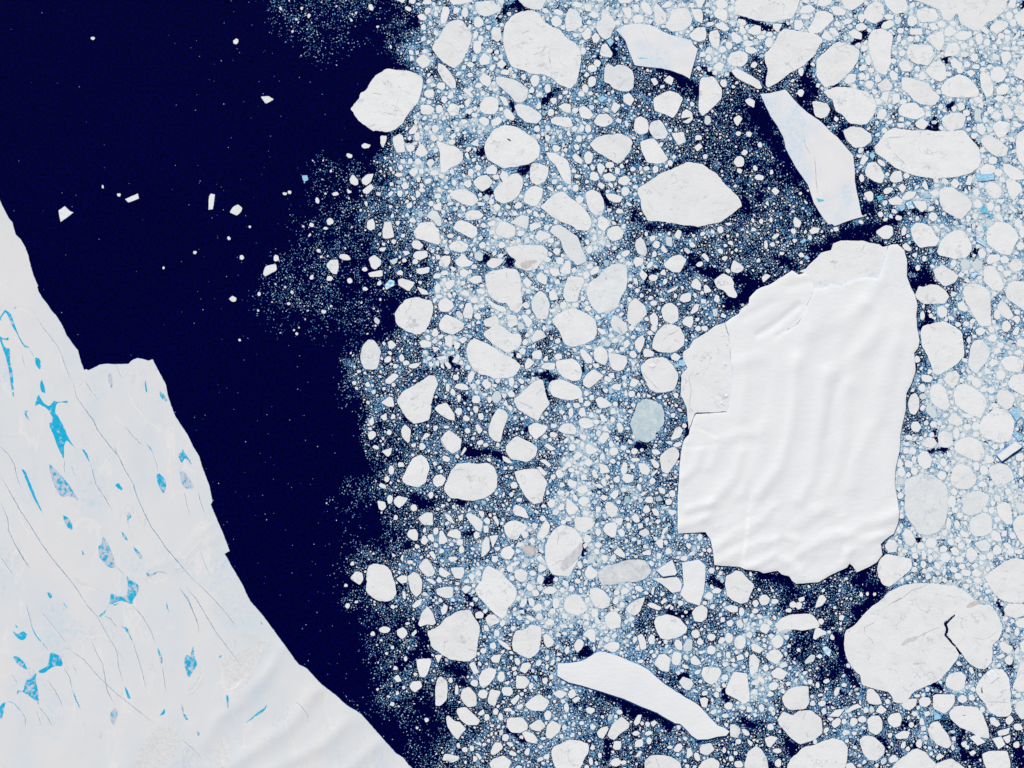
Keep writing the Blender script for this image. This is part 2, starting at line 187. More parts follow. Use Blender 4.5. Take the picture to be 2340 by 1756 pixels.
# ---------------------------------------------------------------- traced outlines
FLOES = """
T 780 0
P 88,1060 130,1010 175,960 185,905 240,880 300,770 370,710 440,670 560,680 660,695 780,740 795,790 780,900 755,985 690,1060 640,1130 600,1200 510,1270 430,1285 300,1270 230,1220 130,1130 @hexagonal floe with grey scratches |large hexagonal floe with short grey scratches beside the open water
P 870,465 950,370 990,290 1060,200 1160,195 1260,310 1265,370 1235,480 1170,610 1090,665 1000,620 930,550 @kite-shaped floe |large smooth kite-shaped floe near the top of the ice edge
P 1585,240 1660,160 1720,120 1840,100 1920,130 1975,210 2050,260 2130,290 2180,370 2260,400 2310,480 2330,560 2320,680 2290,800 2230,870 2130,835 2060,770 1980,730 1880,720 1760,690 1640,645 1600,520 1575,420 1575,330 @very large cracked floe at the top |very large roundish floe with a rough cracked right side near the top
P 1410,1350 1480,1260 1580,1220 1680,1225 1790,1290 1880,1350 1935,1440 1925,1520 1850,1590 1700,1625 1580,1640 1480,1590 1410,1545 1390,1440 @rounded floe with a grey nick |large rounded floe with a dark nick near its upper edge
P 920,1370 1000,1400 1040,1415 1110,1425 1175,1480 1185,1550 1140,1600 1050,1640 1020,1680 965,1680 960,1530 950,1450 @boot-shaped floe |white boot-shaped floe with a pointed upper corner above the crowded small floes
P 940,610 1000,640 1060,700 1110,790 1110,860 1060,855 990,790 935,690 @spindle floe |spindle-shaped pale floe tucked under the kite-shaped floe
P 1500,745 1580,750 1700,780 1820,870 1800,960 1760,1000 1690,995 1640,930 1570,870 1505,810 |grey-white oblong floe lying diagonally below the very large cracked floe
P 1680,1030 1720,1010 1830,1035 1940,1110 1950,1150 1900,1205 1800,1190 1720,1130 |plain oblong floe with faint scratches pointing at the oblong grey-white floe
P 1350,1010 1400,950 1470,935 1530,980 1525,1060 1490,1115 1400,1110 1350,1080
P 1300,20 1480,0 1500,45 1545,50 1560,100 1480,140 1400,165 1330,140 1305,80 @mottled grey floe |mottled grey floe with a notched corner touching the top of the frame
P 1700,-20 2000,-20 1940,100 1860,95 1780,65
P 1040,-20 1290,-20 1270,20 1180,40 1080,50
P 965,150 985,60 1040,70 1055,110 1020,220 965,240
P 505,-10 625,-10 600,35
P 720,580 800,525 870,590 850,640 790,670 750,630 |star-shaped white floe left of the kite-shaped floe
P 765,1020 850,1020 910,1060 870,1115 780,1115
P 1020,1070 1075,1000 1155,1040 1140,1115 1070,1130
P 495,1340 560,1300 605,1330 625,1480 540,1490 510,1410 |small brick-shaped floe just under the hexagonal floe with grey scratches
P 380,1320 442,1320 435,1380 403,1440 380,1400 |small tooth-shaped floe on dark water below the hexagonal floe
P 710,1500 760,1400 800,1410 845,1490 780,1530
P 1335,770 1380,710 1450,750 1455,800 1430,850 1370,820
P 1340,590 1380,510 1445,560 1440,620 1360,640
P 1455,300 1480,260 1545,270 1560,370 1520,415 1465,380
E 1333,220,55,48,80
E 785,170,50,32,10
E 1115,105,42,32,-30
E 650,88,36,20,20
P 1500,625 1560,580 1610,625 1560,670
P 1570,1080 1620,1050 1690,1140 1670,1175 1600,1150
P 1530,935 1600,950 1630,1030 1590,1030
E 1390,1180,52,38,50
E 1508,1185,55,36,-20
E 855,912,48,45,0
E 950,1065,34,42,0
E 968,838,44,40,20
P 1180,880 1210,850 1290,940 1270,955
E 1320,460,40,62,-10
E 1883,783,46,56,0
E 2090,210,52,50,20
E 2110,120,46,26,20
E 2065,980,36,34,0
P 2105,1040 2160,1005 2230,1015 2230,1100 2180,1090
P 2035,1160 2080,1135 2230,1145 2250,1230 2180,1240 2040,1200
E 2005,865,30,45,0
E 1925,920,34,26,-30
E 2038,1095,32,36,0
P 655,1280 710,1215 745,1245 720,1300 660,1305
E 673,1440,42,36,0
E 240,1420,42,24,0
E 287,72,34,24,60
P 1045,1330 1095,1295 1120,1325 1080,1360
E 78,1515,32,22,20
E 1355,385,24,45,0
E 1305,340,24,42,10
P 1830,1600 1900,1580 2020,1620 2025,1700 1860,1700 1830,1660
P 1410,1640 1470,1595 1520,1640 1500,1700 1410,1690
E 1590,705,44,28,0
E 1335,835,36,28,0
E 1000,970,30,36,20
E 1255,630,34,28,0
E 850,790,24,26,0
E 920,135,22,28,0
E 690,15,36,26,0
E 835,20,44,28,-10
T 1300 0
P 820,960 910,910 980,880 1060,905 1110,965 1080,1030 1050,1100 1010,1150 930,1110 830,1080 @nut-shaped wavy floe |bright ripple-textured floe shaped like a nut below the shorter pale berg
P 1270,800 1290,755 1400,745 1460,820 1490,870 1485,960 1420,1030 1350,1090 1300,1130 1260,1080 1265,950 @teardrop floe |tall teardrop floe tapering downward beside the dark central lead
P 340,760 350,660 380,615 420,640 440,655 470,630 560,640 620,690 635,750 630,850 580,890 500,885 430,860 395,820 345,800 @split grey floe |pale grey floe with a split upper left corner under the shorter pale berg
P 205,1400 260,1350 350,1310 500,1298 580,1340 620,1390 590,1480 530,1560 470,1595 410,1560 300,1490 230,1440 @fan-shaped floe |broad fan-shaped floe right of the rounded floe with a grey nick
P 695,1375 820,1345 860,1380 910,1460 965,1545 930,1580 850,1595 760,1580 720,1500 700,1440 |blunt wedge-shaped floe right of the fan-shaped floe
P 780,1240 800,1190 880,1165 920,1210 965,1300 940,1350 840,1355 790,1300 |pale blue-grey rounded floe above the blunt wedge-shaped floe
P 632,1220 650,1150 700,1130 760,1165 778,1220 765,1290 690,1310 640,1275
P 1000,1300 1110,1280 1140,1380 1065,1418 1020,1350
P 1190,1140 1090,1150 1105,1090 1145,1060 1200,1100 1205,1160 1160,1205 1100,1190
P 1000,100 1100,80 1160,90 1200,190 1180,250 1110,300 1000,312 945,270 950,215 990,170 @smooth pillow floe |large smooth pillow-shaped floe resting above the shorter pale berg
P 820,70 855,30 950,140 940,210 850,260 835,160
P 1190,90 1290,90 1305,150 1295,230 1230,200 1210,150
P 1165,345 1240,270 1320,265 1340,330 1330,385 1270,410 1200,385
P 1360,370 1370,310 1440,290 1470,340 1465,430 1440,480 1390,450
P 1405,130 1440,85 1530,100 1545,170 1510,215 1430,170
P 1575,340 1600,310 1680,360 1685,400 1640,430 1590,400
P 1540,590 1570,520 1660,490 1735,520 1740,600 1690,650 1600,645 1550,615 @egg-shaped floe |plump egg-shaped floe between the two pale bergs
P 1575,690 1640,665 1700,700 1780,740 1850,790 1880,860 1840,870 1770,830 1700,800 1620,750 @whale-shaped floe |long whale-shaped floe above the top of the long pale berg
P 1910,520 1990,440 2040,330 2080,280 2230,300 2380,325 2475,375 2440,450 2360,570 2270,650 2160,700 2050,790 1935,855 1910,820 1930,680 1905,580 @leaf-shaped floe |large leaf-shaped floe with a grooved surface above the long pale berg
P 1615,20 1650,-20 2250,-20 2220,90 2170,180 2080,195 1990,220 1850,205 1700,160 1615,150 @broad slab floe |broad pale slab floe cut by the top frame near the upper right corner
P 1730,310 1810,240 1870,260 1860,330 1800,345
P 1980,230 2080,235 2030,320 1985,280
P 1655,260 1680,230 1730,320 1690,340 1660,310
P 1415,240 1500,215 1570,280 1520,310 1430,270
P 185,145 240,105 300,160 250,185
P 320,90 380,110 440,190 455,260 420,310 410,360 350,390 300,350 265,280 270,220 315,190 @two-lobed dirty floe |two-lobed greyish floe touching the left tip of the shorter pale berg
P 120,340 180,265 215,290 210,370 160,395
E 262,375,42,50,0
P 0,80 60,90 130,190 130,250 50,300 -20,310 -35,240 -30,150
P 295,540 320,440 360,420 430,520 410,565
P 510,80 600,70 610,170 570,190
P 695,50 720,10 780,40 815,130 790,150 720,110
P 620,190 650,140 730,160 720,220 640,225
P 900,60 960,15 1010,30 990,65 930,80
E 1485,40,60,45,10
P 1225,-10 1330,-10 1290,80 1255,75
E 655,80,32,42,0
P 20,50 70,15 140,40 100,80
P 400,-20 480,-20 470,0
P 475,0 600,-20 600,30 500,35
P 90,1060 140,1030 190,1060 240,1120 200,1160 120,1150
P 238,1180 290,1115 370,1105 425,1160 420,1200 340,1238 270,1220 |white almond-shaped floe above the fan-shaped floe
P 525,930 590,905 640,970 600,1035 530,990
P 415,1040 440,990 510,1030 450,1105 415,1070
P 920,780 970,735 1018,760 1000,830 940,800
P 790,770 840,755 868,810 830,840
E 225,795,40,52,10
E 225,665,46,36,10
E 275,615,34,36,0
P 1395,660 1460,600 1515,630 1475,700
E 1508,810,36,40,0
P 1710,980 1750,955 1812,985 1800,1050 1740,1020
P 1600,1150 1650,1120 1690,1155 1640,1230 1610,1195
E 1657,1575,50,52,0
E 1348,1170,34,45,0
E 1260,1340,38,24,0
P 1215,1430 1270,1395 1305,1430 1250,1475
P 30,1520 70,1490 140,1560 120,1600 60,1570
E 190,1530,44,58,0
E 1560,445,36,38,0
E 1745,425,50,28,0
E 1820,410,28,34,0
E 1770,490,56,32,10
E 1945,415,38,50,0
E 1870,365,44,22,0
E 1950,335,38,26,0
E 1800,632,34,32,0
E 1685,215,46,26,30
E 1355,565,30,34,0
E 1422,580,24,24,0
E 985,1585,24,30,0
E 395,1605,44,32,-10
E 310,1620,38,40,0
E 125,1250,30,38,0
E 185,1250,30,42,0
E 1708,1485,32,30,0
E 1750,1305,26,28,0
E 1650,1300,26,22,0
E 1858,1410,24,28,0
E 100,1350,30,36,0
E 120,915,34,30,0
E 140,500,26,34,0
T 1820 0
P 190,585 290,490 400,405 510,430 625,490 600,600 540,680 460,760 370,830 280,860 200,750 190,670 @smooth heart floe |large smooth heart-shaped floe between the leaf-shaped floe and the tall sock-shaped floe
P 700,370 750,285 850,290 940,340 920,480 915,600 880,735 780,700 730,560 700,460 @tall sock-shaped floe |tall sock-shaped floe standing upright near the upper right corner
P 260,890 370,850 480,850 640,880 740,920 780,1010 760,1100 690,1200 630,1210 510,1200 450,1120 380,1080 350,980 300,950 @ragged triangular floe |large ragged triangular floe above the long pale berg's right edge
P 150,990 200,985 300,1010 330,1070 290,1140 240,1155 180,1130
P 450,1270 540,1230 640,1245 730,1310 730,1370 660,1430 560,1440 480,1350
P 800,1390 830,1320 940,1240 1080,1265 1250,1270 1480,1280 1620,1265 1700,1360 1780,1450 1795,1560 1780,1620 1690,1690 1560,1720 1350,1740 1150,1710 950,1630 860,1550 770,1490 760,1430 @big oval floe with a ridged left end |huge oval floe with a ridged left end, right of the long pale berg
P 1020,760 1090,755 1200,790 1280,810 1330,890 1405,945 1340,1025 1220,1020 1130,970 1090,910 1025,870 |long grooved floe slanting down toward the huge oval floe
P 1405,850 1470,770 1580,720 1680,760 1780,880 1760,940 1600,950 1480,945 1415,910 @lemon-shaped floe |big lemon-shaped floe with a vertical scar above the huge oval floe
P 1070,510 1110,430 1310,440 1340,540 1290,640 1150,620 1080,560 |squarish floe with grey scuffs right of the tall sock-shaped floe
P 1255,370 1420,290 1440,400 1420,460 1390,500 1330,450
P 1250,690 1330,600 1400,590 1450,640 1460,760 1400,800 1300,750
P 990,1070 1030,1010 1150,1000 1230,1070 1250,1120 1160,1170 1000,1120
P 1410,1150 1500,1100 1600,1095 1650,1140 1620,1240 1490,1285 1420,1220
P 1100,-20 1400,-20 2060,-20 2030,90 1950,180 1850,220 1780,300 1720,300 1600,240 1560,130 1500,200 1430,190 1400,110 1300,60 @cracked corner floe |enormous pale floe with thin dark cracks at the top right corner
P 1170,100 1260,70 1340,90 1390,160 1340,215 1200,215 1170,160
P 650,120 700,50 780,10 840,40 860,130 830,200 760,235 670,190 |plump rounded floe above the tall sock-shaped floe
P 850,-20 1060,-20 1085,80 1060,120 960,140 870,60
P 105,290 170,200 190,120 270,105 350,140 365,190 290,260 230,320 140,330 @lumpy bean floe |lumpy bean-shaped floe above the smooth heart-shaped floe
P 20,130 60,60 140,50 190,95 130,125
P 420,-20 690,-20 650,30 540,105 470,80
P 330,70 400,60 480,110 470,150 370,150
E 630,265,54,38,0
E 630,175,36,42,0
P 500,310 570,280 640,330 630,390 540,370
P 245,350 280,290 360,380 330,400 250,375
E 885,240,66,38,-25
E 1125,205,48,52,0
P 1100,280 1220,275 1225,340 1110,340
P 1285,240 1340,220 1390,280 1320,300
P 1440,290 1500,250 1560,310 1500,355 1440,350
P 1530,350 1600,300 1700,310 1710,350 1640,400 1560,385
P 1880,260 1960,195 2050,215 2060,260 1950,335 1890,300 |rounded brick floe below the enormous cracked corner floe
P 2110,160 2230,60 2230,290 2160,240
P 2050,70 2080,0 2140,0 2120,85
E 2070,155,34,42,0
P 2130,345 2170,290 2175,350 2090,400
P 1430,560 1470,430 1560,410 1590,480 1560,540
P 1490,590 1540,560 1615,620 1600,680 1520,660
P 1990,510 2070,500 2090,560 2030,640 1995,600
P 1890,700 1930,650 2000,650 2045,730 2010,790 1950,810 1890,760
P 1780,730 1820,700 1880,750 1920,860 1900,930 1850,950 1800,870 @cucumber floe |upright cucumber-shaped floe right of the lemon-shaped floe
P 1940,870 2000,810 2060,830 2065,890 2020,925 1950,920
P 1990,1020 2040,1010 2110,1100 2090,1160 2020,1150
P 1885,1140 1940,1080 2000,1110 1960,1170
P 1900,1230 1960,1175 2060,1190 2085,1250 2030,1320 1960,1350
P 1780,1370 1860,1310 1950,1350 2060,1440 2040,1510 1950,1530 1860,1470 |oval floe right of the ridged huge oval floe
P 1750,1210 1810,1200 1845,1260 1810,1320 1760,1280
P 1725,1170 1740,1050 1800,1070 1790,1120 1805,1190
P 2095,730 2230,500 2230,790
P 2110,1070 2150,1030 2230,1040 2250,1190 2200,1180 2130,1120
P 2130,1390 2150,1300 2230,1250 2230,1640 2150,1550 |cut-off round floe on the right frame edge beside the oval floe
P 2150,950 2230,880 2230,1010
P 780,830 870,755 940,830 920,880 820,890
P 990,620 1060,580 1145,640 1110,700 1020,690
P 460,790 510,720 580,720 580,790 490,820
P 820,960 840,900 900,890 880,1010
P 930,920 1000,910 1010,990 940,1020
P 780,1150 800,1070 860,1055 885,1110 840,1165
P 1150,1200 1220,1145 1290,1200 1240,1265 1170,1240
E 712,825,42,42,0
E 700,590,28,50,-10
E 660,470,36,30,0
P 185,440 230,400 310,410 290,470 200,470
E 635,745,34,38,0
E 945,740,34,52,-30
P 610,1590 650,1500 705,1540 650,1610
P 660,1660 690,1590 760,1580 850,1680 780,1740 680,1720
E 825,1585,50,24,40
E 1775,375,36,52,0
E 1835,300,50,26,40
P 1650,700 1700,680 1745,710 1700,755
E 1660,630,34,32,0
E 1745,650,44,26,10
E 1600,1035,44,36,20
E 1280,1110,28,34,0
E 2050,310,32,26,0
P 1780,1640 1850,1590 1930,1620 1930,1680 1800,1720
P 2010,1590 2100,1610 2180,1660 2230,1740 2100,1760 2010,1660
P 1910,960 1960,930 2030,940 1980,1000
P 1755,1030 1820,990 1815,1060
E 1905,1560,38,36,0
E 2175,860,36,40,0
E 38,905,34,38,0
E 45,700,28,42,0
P -20,200 50,195 70,250 30,295 -20,290
E 400,235,34,30,0
E 365,310,56,28,40
E 85,165,50,26,0
P 200,50 230,-20 350,-20 330,40 260,65
E 1030,520,34,30,-30
E 945,595,32,28,0
E 500,210,50,26,-10
E 2180,420,40,24,0
E 1730,560,36,40,0
E 1225,740,40,34,40
E 905,1190,34,20,-20
E 1015,1220,36,24,0
E 1850,410,34,36,-30
E 1700,420,24,34,0
E 1885,1070,34,40,-30
E 1765,975,46,26,20
E 2150,1215,50,28,20
E 1400,1040,24,30,0
E 1520,230,30,26,0
E 2040,475,44,20,0
E 1480,720,30,22,20
E 1590,690,30,26,0
E 1650,1100,36,34,20
E 1010,300,32,30,0
E 1110,380,30,28,0
E 1000,375,22,40,0
E 725,685,30,26,0
E 690,745,22,32,0
E 760,895,30,26,0
E 900,165,48,28,0
E 1095,40,36,44,0
E 1410,235,44,34,0
E 1340,1190,28,20,0
E 1040,990,36,24,-20
E 610,1520,30,18,0
E 540,1190,22,18,0
E 1870,1490,32,24,0
E 1810,1460,28,30,0
E 1630,450,34,30,0
E 1990,350,32,30,0
E 2130,470,32,22,0
E 2050,370,30,34,0
T 780 342
P 1985,25 2080,35 2200,105 2230,200 2230,345 2170,320 2110,210 2080,150 2010,80 @slim wing-shaped floe |slim wing-shaped floe lying diagonally right of the rounded floe with a grey nick
P 2230,345 2240,345 2230,350
P 1830,200 1850,140 1900,125 2015,170 2010,240 1980,310 1910,345 1850,320 1830,270 |squarish floe just below the rounded floe with a grey nick
P 1790,420 1840,360 1880,355 1965,385 1950,460 1900,545 1850,555 1770,505
P 1475,410 1530,330 1590,310 1650,240 1720,230 1765,290 1760,370 1720,450 1660,500 1560,530 1500,490 @potato floe |big potato-shaped floe below the rounded floe with a grey nick
P 1280,310 1340,260 1415,245 1475,310 1440,370 1370,410 1310,370
P 1410,170 1450,130 1505,165 1420,240
P 1540,260 1570,205 1625,240 1610,300 1570,315
P 1050,440 1110,385 1210,385 1300,440 1335,500 1270,555 1180,530 1090,480 @leaning oval floe |clean oval floe leaning down-right below the boot-shaped floe
P 80,290 110,240 165,300 165,340 130,350 90,325
P 195,290 250,240 315,235 290,310 240,350 205,330
P 205,395 290,330 320,370 260,435 215,425
P 52,385 105,410 65,430
P 1930,555 2020,480 2090,425 2150,410 2230,470 2330,540 2400,620 2430,680 2425,750 2400,790 2300,790 2240,740 2150,710 2040,650 1990,600 @broad axe-head floe |axe-head shaped floe in the middle of the packed ice field
P 2025,800 2050,745 2120,730 2200,780 2300,850 2320,920 2390,1080 2330,1115 2290,1130 2200,1040 2150,960 2130,880 @curved ribbon floe |curved grey-white ribbon floe sweeping down from the axe-head floe
P 2120,1180 2190,1080 2230,1090 2230,1210 2150,1210
P 1500,780 1550,700 1600,700 1690,750 1690,840 1620,870 1510,830
P 1635,710 1750,640 1820,650 1820,730 1800,785 1740,750
P 1830,730 1890,705 1950,745 1840,800
P 1880,860 1920,780 2040,830 2030,860 1960,880 1940,910
P 1600,960 1720,930 1800,925 1950,925 2005,980 1990,1050 1930,1110 1900,1160 1800,1175 1710,1150 1680,1120 1700,1070 1630,1030 @dirty-stained floe |ragged floe with a brown-grey stain at its lower edge, centre of the pack
P 1080,770 1120,700 1170,685 1240,710 1320,760 1320,830 1270,870 1180,820
P 1040,940 1080,900 1160,885 1240,930 1220,980 1160,1000 1070,980
P 1200,620 1240,595 1340,590 1385,640 1340,680 1215,690
P 825,650 880,590 930,600 965,660 975,740 940,745 890,690
P 700,800 770,710 830,705 890,700 915,755 950,780 960,900 945,930 880,910 800,880 720,860 @rough pentagon floe |five-sided rough floe near the ice edge below the hook-shaped floe
P 680,920 700,885 750,885 800,935 760,980 700,960
P 695,1030 720,990 830,980 845,1040 770,1075 700,1055
P 400,790 420,700 480,700 500,790 515,850 440,870 405,860 |bell-shaped floe standing near the open water's edge
P 250,700 300,670 325,710 325,770 280,790 245,765
P 265,1060 320,1020 390,1080 385,1120 330,1170 290,1150
P 260,1200 400,1170 400,1235 280,1240 |small white bar-shaped floe below a rounded floe near the ice edge
P 550,1270 590,1250 715,1290 700,1330 655,1380 560,1320
P 730,1330 830,1370 850,1410 780,1410
P 725,1160 860,1140 850,1200 780,1215 735,1200
P 945,1100 980,1035 1060,1035 1060,1100 1020,1155 955,1130
P 1100,1080 1190,1010 1230,1070 1285,1100 1250,1130 1170,1150 1120,1120
E 1337,1040,46,50,-30
P 1410,1100 1470,1050 1590,1070 1540,1130 1470,1160 1420,1135
P 1400,1220 1480,1175 1620,1155 1700,1165 1745,1230 1745,1320 1755,1450 1765,1530 1720,1585 1650,1560 1600,1500 1520,1490 1430,1410 1405,1310 @tall shield floe |tall shield-shaped floe with small dark cracks along its upper edge
P 1420,1490 1440,1465 1530,1520 1590,1530 1610,1570 1560,1580 1480,1540
P 1845,1480 1880,1420 1930,1370 1990,1410 2025,1500 2015,1600 1990,1655 1900,1640 1855,1560
P 2140,1400 2230,1290 2230,1480 2160,1460
P 2050,1620 2150,1540 2230,1530 2230,1720 2080,1720
P 1895,1230 1930,1190 2005,1240 1990,1320 1910,1280
P 1760,1280 1800,1235 1855,1290 1810,1350
P 1225,1265 1290,1225 1360,1230 1370,1280 1300,1315
P 1000,1290 1100,1265 1100,1310 1040,1370
P 940,1510 960,1465 1010,1440 1080,1480 1095,1530 1040,1580 960,1575
P 1180,1600 1210,1495 1260,1490 1280,1560 1270,1650 1200,1640
P 520,1600 560,1530 640,1450 740,1435 870,1465 895,1530 880,1620 850,1710 820,1770 740,1800 640,1770 560,1720 530,1670 @notched drum floe |large rounded floe with a short dark crack at its top beside the open water
P 885,545 975,515 975,595 910,590
E 940,455,32,28,0
E 845,305,36,26,-30
E 620,355,34,34,0
E 570,430,28,36,0
P 665,450 700,450 730,490 700,495
P 630,530 685,510 690,560 640,575
E 560,245,42,22,0
E 690,690,32,24,0
P 590,990 650,985 670,1010 620,1035
P 465,1080 550,1050 540,1100 500,1120
E 45,1050,44,28,20
E 230,1165,28,24,0
E 400,970,34,22,0
E 1195,1200,46,40,20
E 930,1230,40,26,-10
E 1000,1200,40,24,0
E 720,1090,30,24,0
E 935,1345,32,50,0
E 1060,840,32,22,0
E 870,525,24,28,0
P 1415,710 1500,690 1490,740 1440,750
E 1370,930,34,34,0
E 1560,930,34,34,0
E 1505,268,34,26,0
E 1410,470,26,34,0
E 2000,1070,34,30,0
E 2095,990,34,34,0
E 1260,225,28,38,0
E 1330,175,28,30,0
E 1290,1465,36,30,0
E 1310,1535,30,26,20
E 1365,1520,30,20,0
E 1355,1380,40,24,20
E 1820,1580,28,26,0
E 1150,1610,28,46,-30
E 1325,1620,40,32,30
P 1000,1640 1030,1605 1110,1650 1120,1720 980,1720
P 1380,1660 1500,1610 1530,1680 1500,1730 1400,1720
P 1600,1600 1700,1610 1720,1700 1630,1740
P 1740,1610 1800,1600 1860,1680 1820,1740
E 1720,545,40,34,0
E 950,1430,34,20,0
E 510,895,24,24,0
E 600,840,22,20,0
E 780,350,22,24,0
E 2120,365,34,20,-30
E 785,395,34,20,0
E 570,1200,30,26,0
E 370,1300,22,28,20
E 230,1355,26,18,0
E 80,1280,20,28,-30
T 1300 342
P 670,380 780,310 880,235 1010,190 1150,118 1300,150 1410,220 1470,270 1530,350 1640,450 1685,535 1600,620 1480,700 1370,725 1260,748 1170,735 1050,730 920,700 770,690 715,600 700,500 670,430 @football-shaped floe |big football-shaped floe at the edge of the dark central lead
P -10,1240 30,1230 140,1250 150,1290 110,1370 80,1480 -20,1480 -60,1420 -40,1330
P 195,1290 290,1230 360,1150 430,1110 560,1130 570,1250 560,1350 510,1430 480,1540 370,1570 290,1600 230,1540 180,1450 165,1370 @thumb-print floe |large greyish floe with one small brown smudge, left of the dark central lead
P 565,1630 580,1500 650,1440 740,1520 760,1590 690,1680 640,1720 580,1690
P 895,1560 940,1500 1000,1490 1060,1540 1065,1660 1000,1700 920,1660
P 780,1620 830,1580 870,1640 860,1720 800,1700
P 1410,1270 1500,1205 1580,1240 1605,1300 1600,1340 1640,1420 1620,1445 1550,1430 1510,1370 1440,1350 @molar-shaped floe |tooth-shaped floe with a trailing lower lobe near the giant iceberg
P 1570,1160 1600,1070 1700,1140 1690,1180 1640,1205 1580,1190
P 1185,1330 1200,1280 1240,1250 1290,1310 1280,1375 1210,1350
P 1310,1320 1340,1315 1390,1380 1320,1400
P 1870,1240 1920,1210 1965,1230 1890,1300
P 920,1110 1000,1040 1080,1020 1145,1070 1110,1140 1080,1195 1020,1195 940,1150 @guitar-pick floe |guitar-pick shaped floe below the football-shaped floe
P 160,420 220,390 300,420 340,500 345,570 320,640 270,645 200,600 170,510 |upright oblong floe a little left of the football-shaped floe
P 280,670 310,645 400,695 390,740 340,800 290,760
P 365,820 400,760 480,740 530,790 520,860 430,895 390,870
P 640,930 650,880 700,845 740,900 760,990 740,1040 670,1010 |grey upright lozenge floe between the guitar-pick floe and the axe-head floe
P 355,430 440,425 520,465 500,510 440,515 380,490
P 325,250 400,225 460,270 440,310 350,300
P 470,320 490,275 550,250 605,300 540,355
E 548,410,42,42,0
E 248,262,44,48,0
P 275,345 300,315 355,345 330,390
P 275,150 300,130 350,165 345,200 310,250 280,210
E 840,195,30,38,0
E 755,185,32,22,0
P 340,150 430,115 425,160 390,185
P 680,1220 710,1170 765,1220 730,1280
E 820,1245,48,32,0
P 625,1090 650,1040 720,1060 720,1110 650,1150
P 940,850 1000,850 1005,950 945,930
P 1020,840 1060,780 1100,800 1070,880
P 890,970 910,920 960,990 930,1010
E 850,925,36,34,30
E 1150,985,36,24,50
E 1200,930,32,24,40
P 1285,1030 1320,1005 1365,1060 1355,1100
E 1272,1115,34,26,-20
P 950,1375 1070,1320 1040,1360 970,1395
P 1180,1590 1230,1500 1265,1500 1255,1570 1200,1600
P 1395,1550 1445,1545 1445,1620 1405,1625
E 1165,1640,44,30,0
E 1850,272,50,28,10
P 1970,400 2005,365 2050,410 2010,450
E 2010,845,42,22,-30
E 1915,925,18,44,0
P 2180,690 2200,650 2260,700 2240,760 2190,750
E 1810,180,22,30,-30
E 1550,725,34,16,0
E 1575,910,30,22,30
E 250,1180,54,30,-45
E 170,1220,30,40,0
E 550,1010,46,30,-30
E 200,975,28,40,0
E 185,1545,34,28,30
E 68,375,30,34,0
E 65,1510,32,24,0
E 645,365,26,20,0
E 620,190,30,26,-20
E 470,210,28,34,0
E 490,600,36,24,0
E 230,175,22,28,0
E 825,1495,32,28,0
E 665,1370,24,26,0
E 935,1285,20,30,20
E 1295,1395,20,20,0
E 1870,700,22,26,0
E 920,1200,28,28,0
E 1400,800,24,18,40
E 810,865,28,32,30
E 1790,690,16,26,-20
E 1965,685,18,26,0
E 830,1020,24,36,0
E 790,1120,20,40,40
T 1820 342
P 1390,400 1440,360 1540,380 1600,420 1660,460 1705,510 1690,590 1640,640 1600,680 1560,670 1480,630 1420,580 1390,510 |rough pentagonal floe below the huge oval floe with a ridged left end
P 1360,990 1400,900 1430,860 1500,800 1580,785 1650,820 1680,870 1710,920 1700,980 1650,1050 1560,1060 1480,1050 1380,1030 @grey-flecked floe |large grey-flecked floe right of the giant iceberg's tip
P 1110,770 1160,715 1240,715 1310,760 1350,830 1385,870 1360,940 1280,945 1200,960 1140,890 1120,830 @cracked round floe |roundish floe with radiating grey cracks near the giant iceberg's tip
P 1845,860 1860,770 1950,705 2050,720 2120,770 2160,850 2120,940 2080,1030 1990,1020 1910,960 1850,920 @round floe right of the bluish blocks |large round floe right of the line of turquoise ice blocks
P 1340,1170 1420,1120 1530,1190 1580,1230 1540,1290 1440,1335 1350,1250 |potato-like floe with small black flecks right of the giant iceberg's tip
P 1155,1410 1190,1325 1240,1335 1300,1310 1380,1320 1450,1370 1485,1430 1440,1500 1330,1500 1230,1500 1170,1450 |oblong floe touching the upper right edge of the giant iceberg
P 1620,1350 1690,1305 1790,1315 1870,1380 1895,1480 1890,1600 1900,1700 1870,1720 1790,1720 1700,1580 1640,1480 @carrot-top floe |tall wedge floe narrowing downward, right of the giant iceberg
P 1820,1180 1850,1130 1910,1130 1960,1190 2025,1330 1990,1380 1900,1360 1820,1280
P 2030,1400 2060,1300 2140,1280 2230,1285 2230,1580 2120,1500 2050,1450 |half-round floe cut by the right frame edge, level with the iceberg's top
P 665,210 700,130 770,120 820,175 860,260 830,330 750,310 680,260 @rough floe beside the long pale berg |rough roundish floe beside the long pale berg
P 765,805 860,735 935,750 940,830 900,870 840,870 |loose rounded floe in the dark lead just above the giant iceberg's tip
P 1130,500 1260,505 1270,570 1220,615 1160,560
P 885,490 980,450 1040,495 1010,535 920,540
P 905,270 950,210 1020,205 1035,310 950,330 905,300
P 1025,460 1080,405 1165,410 1150,460 1080,495 1035,490
P 985,370 1030,325 1070,370 1030,430
E 890,400,50,28,-20
P 650,430 720,400 750,430 740,500 700,505
P 610,140 650,50 705,80 655,155
P 780,80 870,160 860,180 800,140
E 635,280,28,38,0
P 1215,350 1250,290 1285,390 1260,395
E 1070,255,30,26,0
E 1345,425,48,34,-10
P 1490,330 1540,280 1590,330 1550,380
P 1640,340 1670,250 1715,270 1690,350
P 1790,210 1830,150 1900,135 1930,190 1880,230
E 1962,225,46,38,0
E 1910,105,40,36,0
P 2010,200 2020,130 2080,160 2150,220 2150,280 2090,270 2030,250 |small floe with a grey hole near the right edge below the oval floe
P 1830,360 1880,320 1950,330 2000,400 1980,470 1920,480 1860,430
P 2035,300 2080,280 2180,340 2200,400 2150,440 2110,500 2060,430
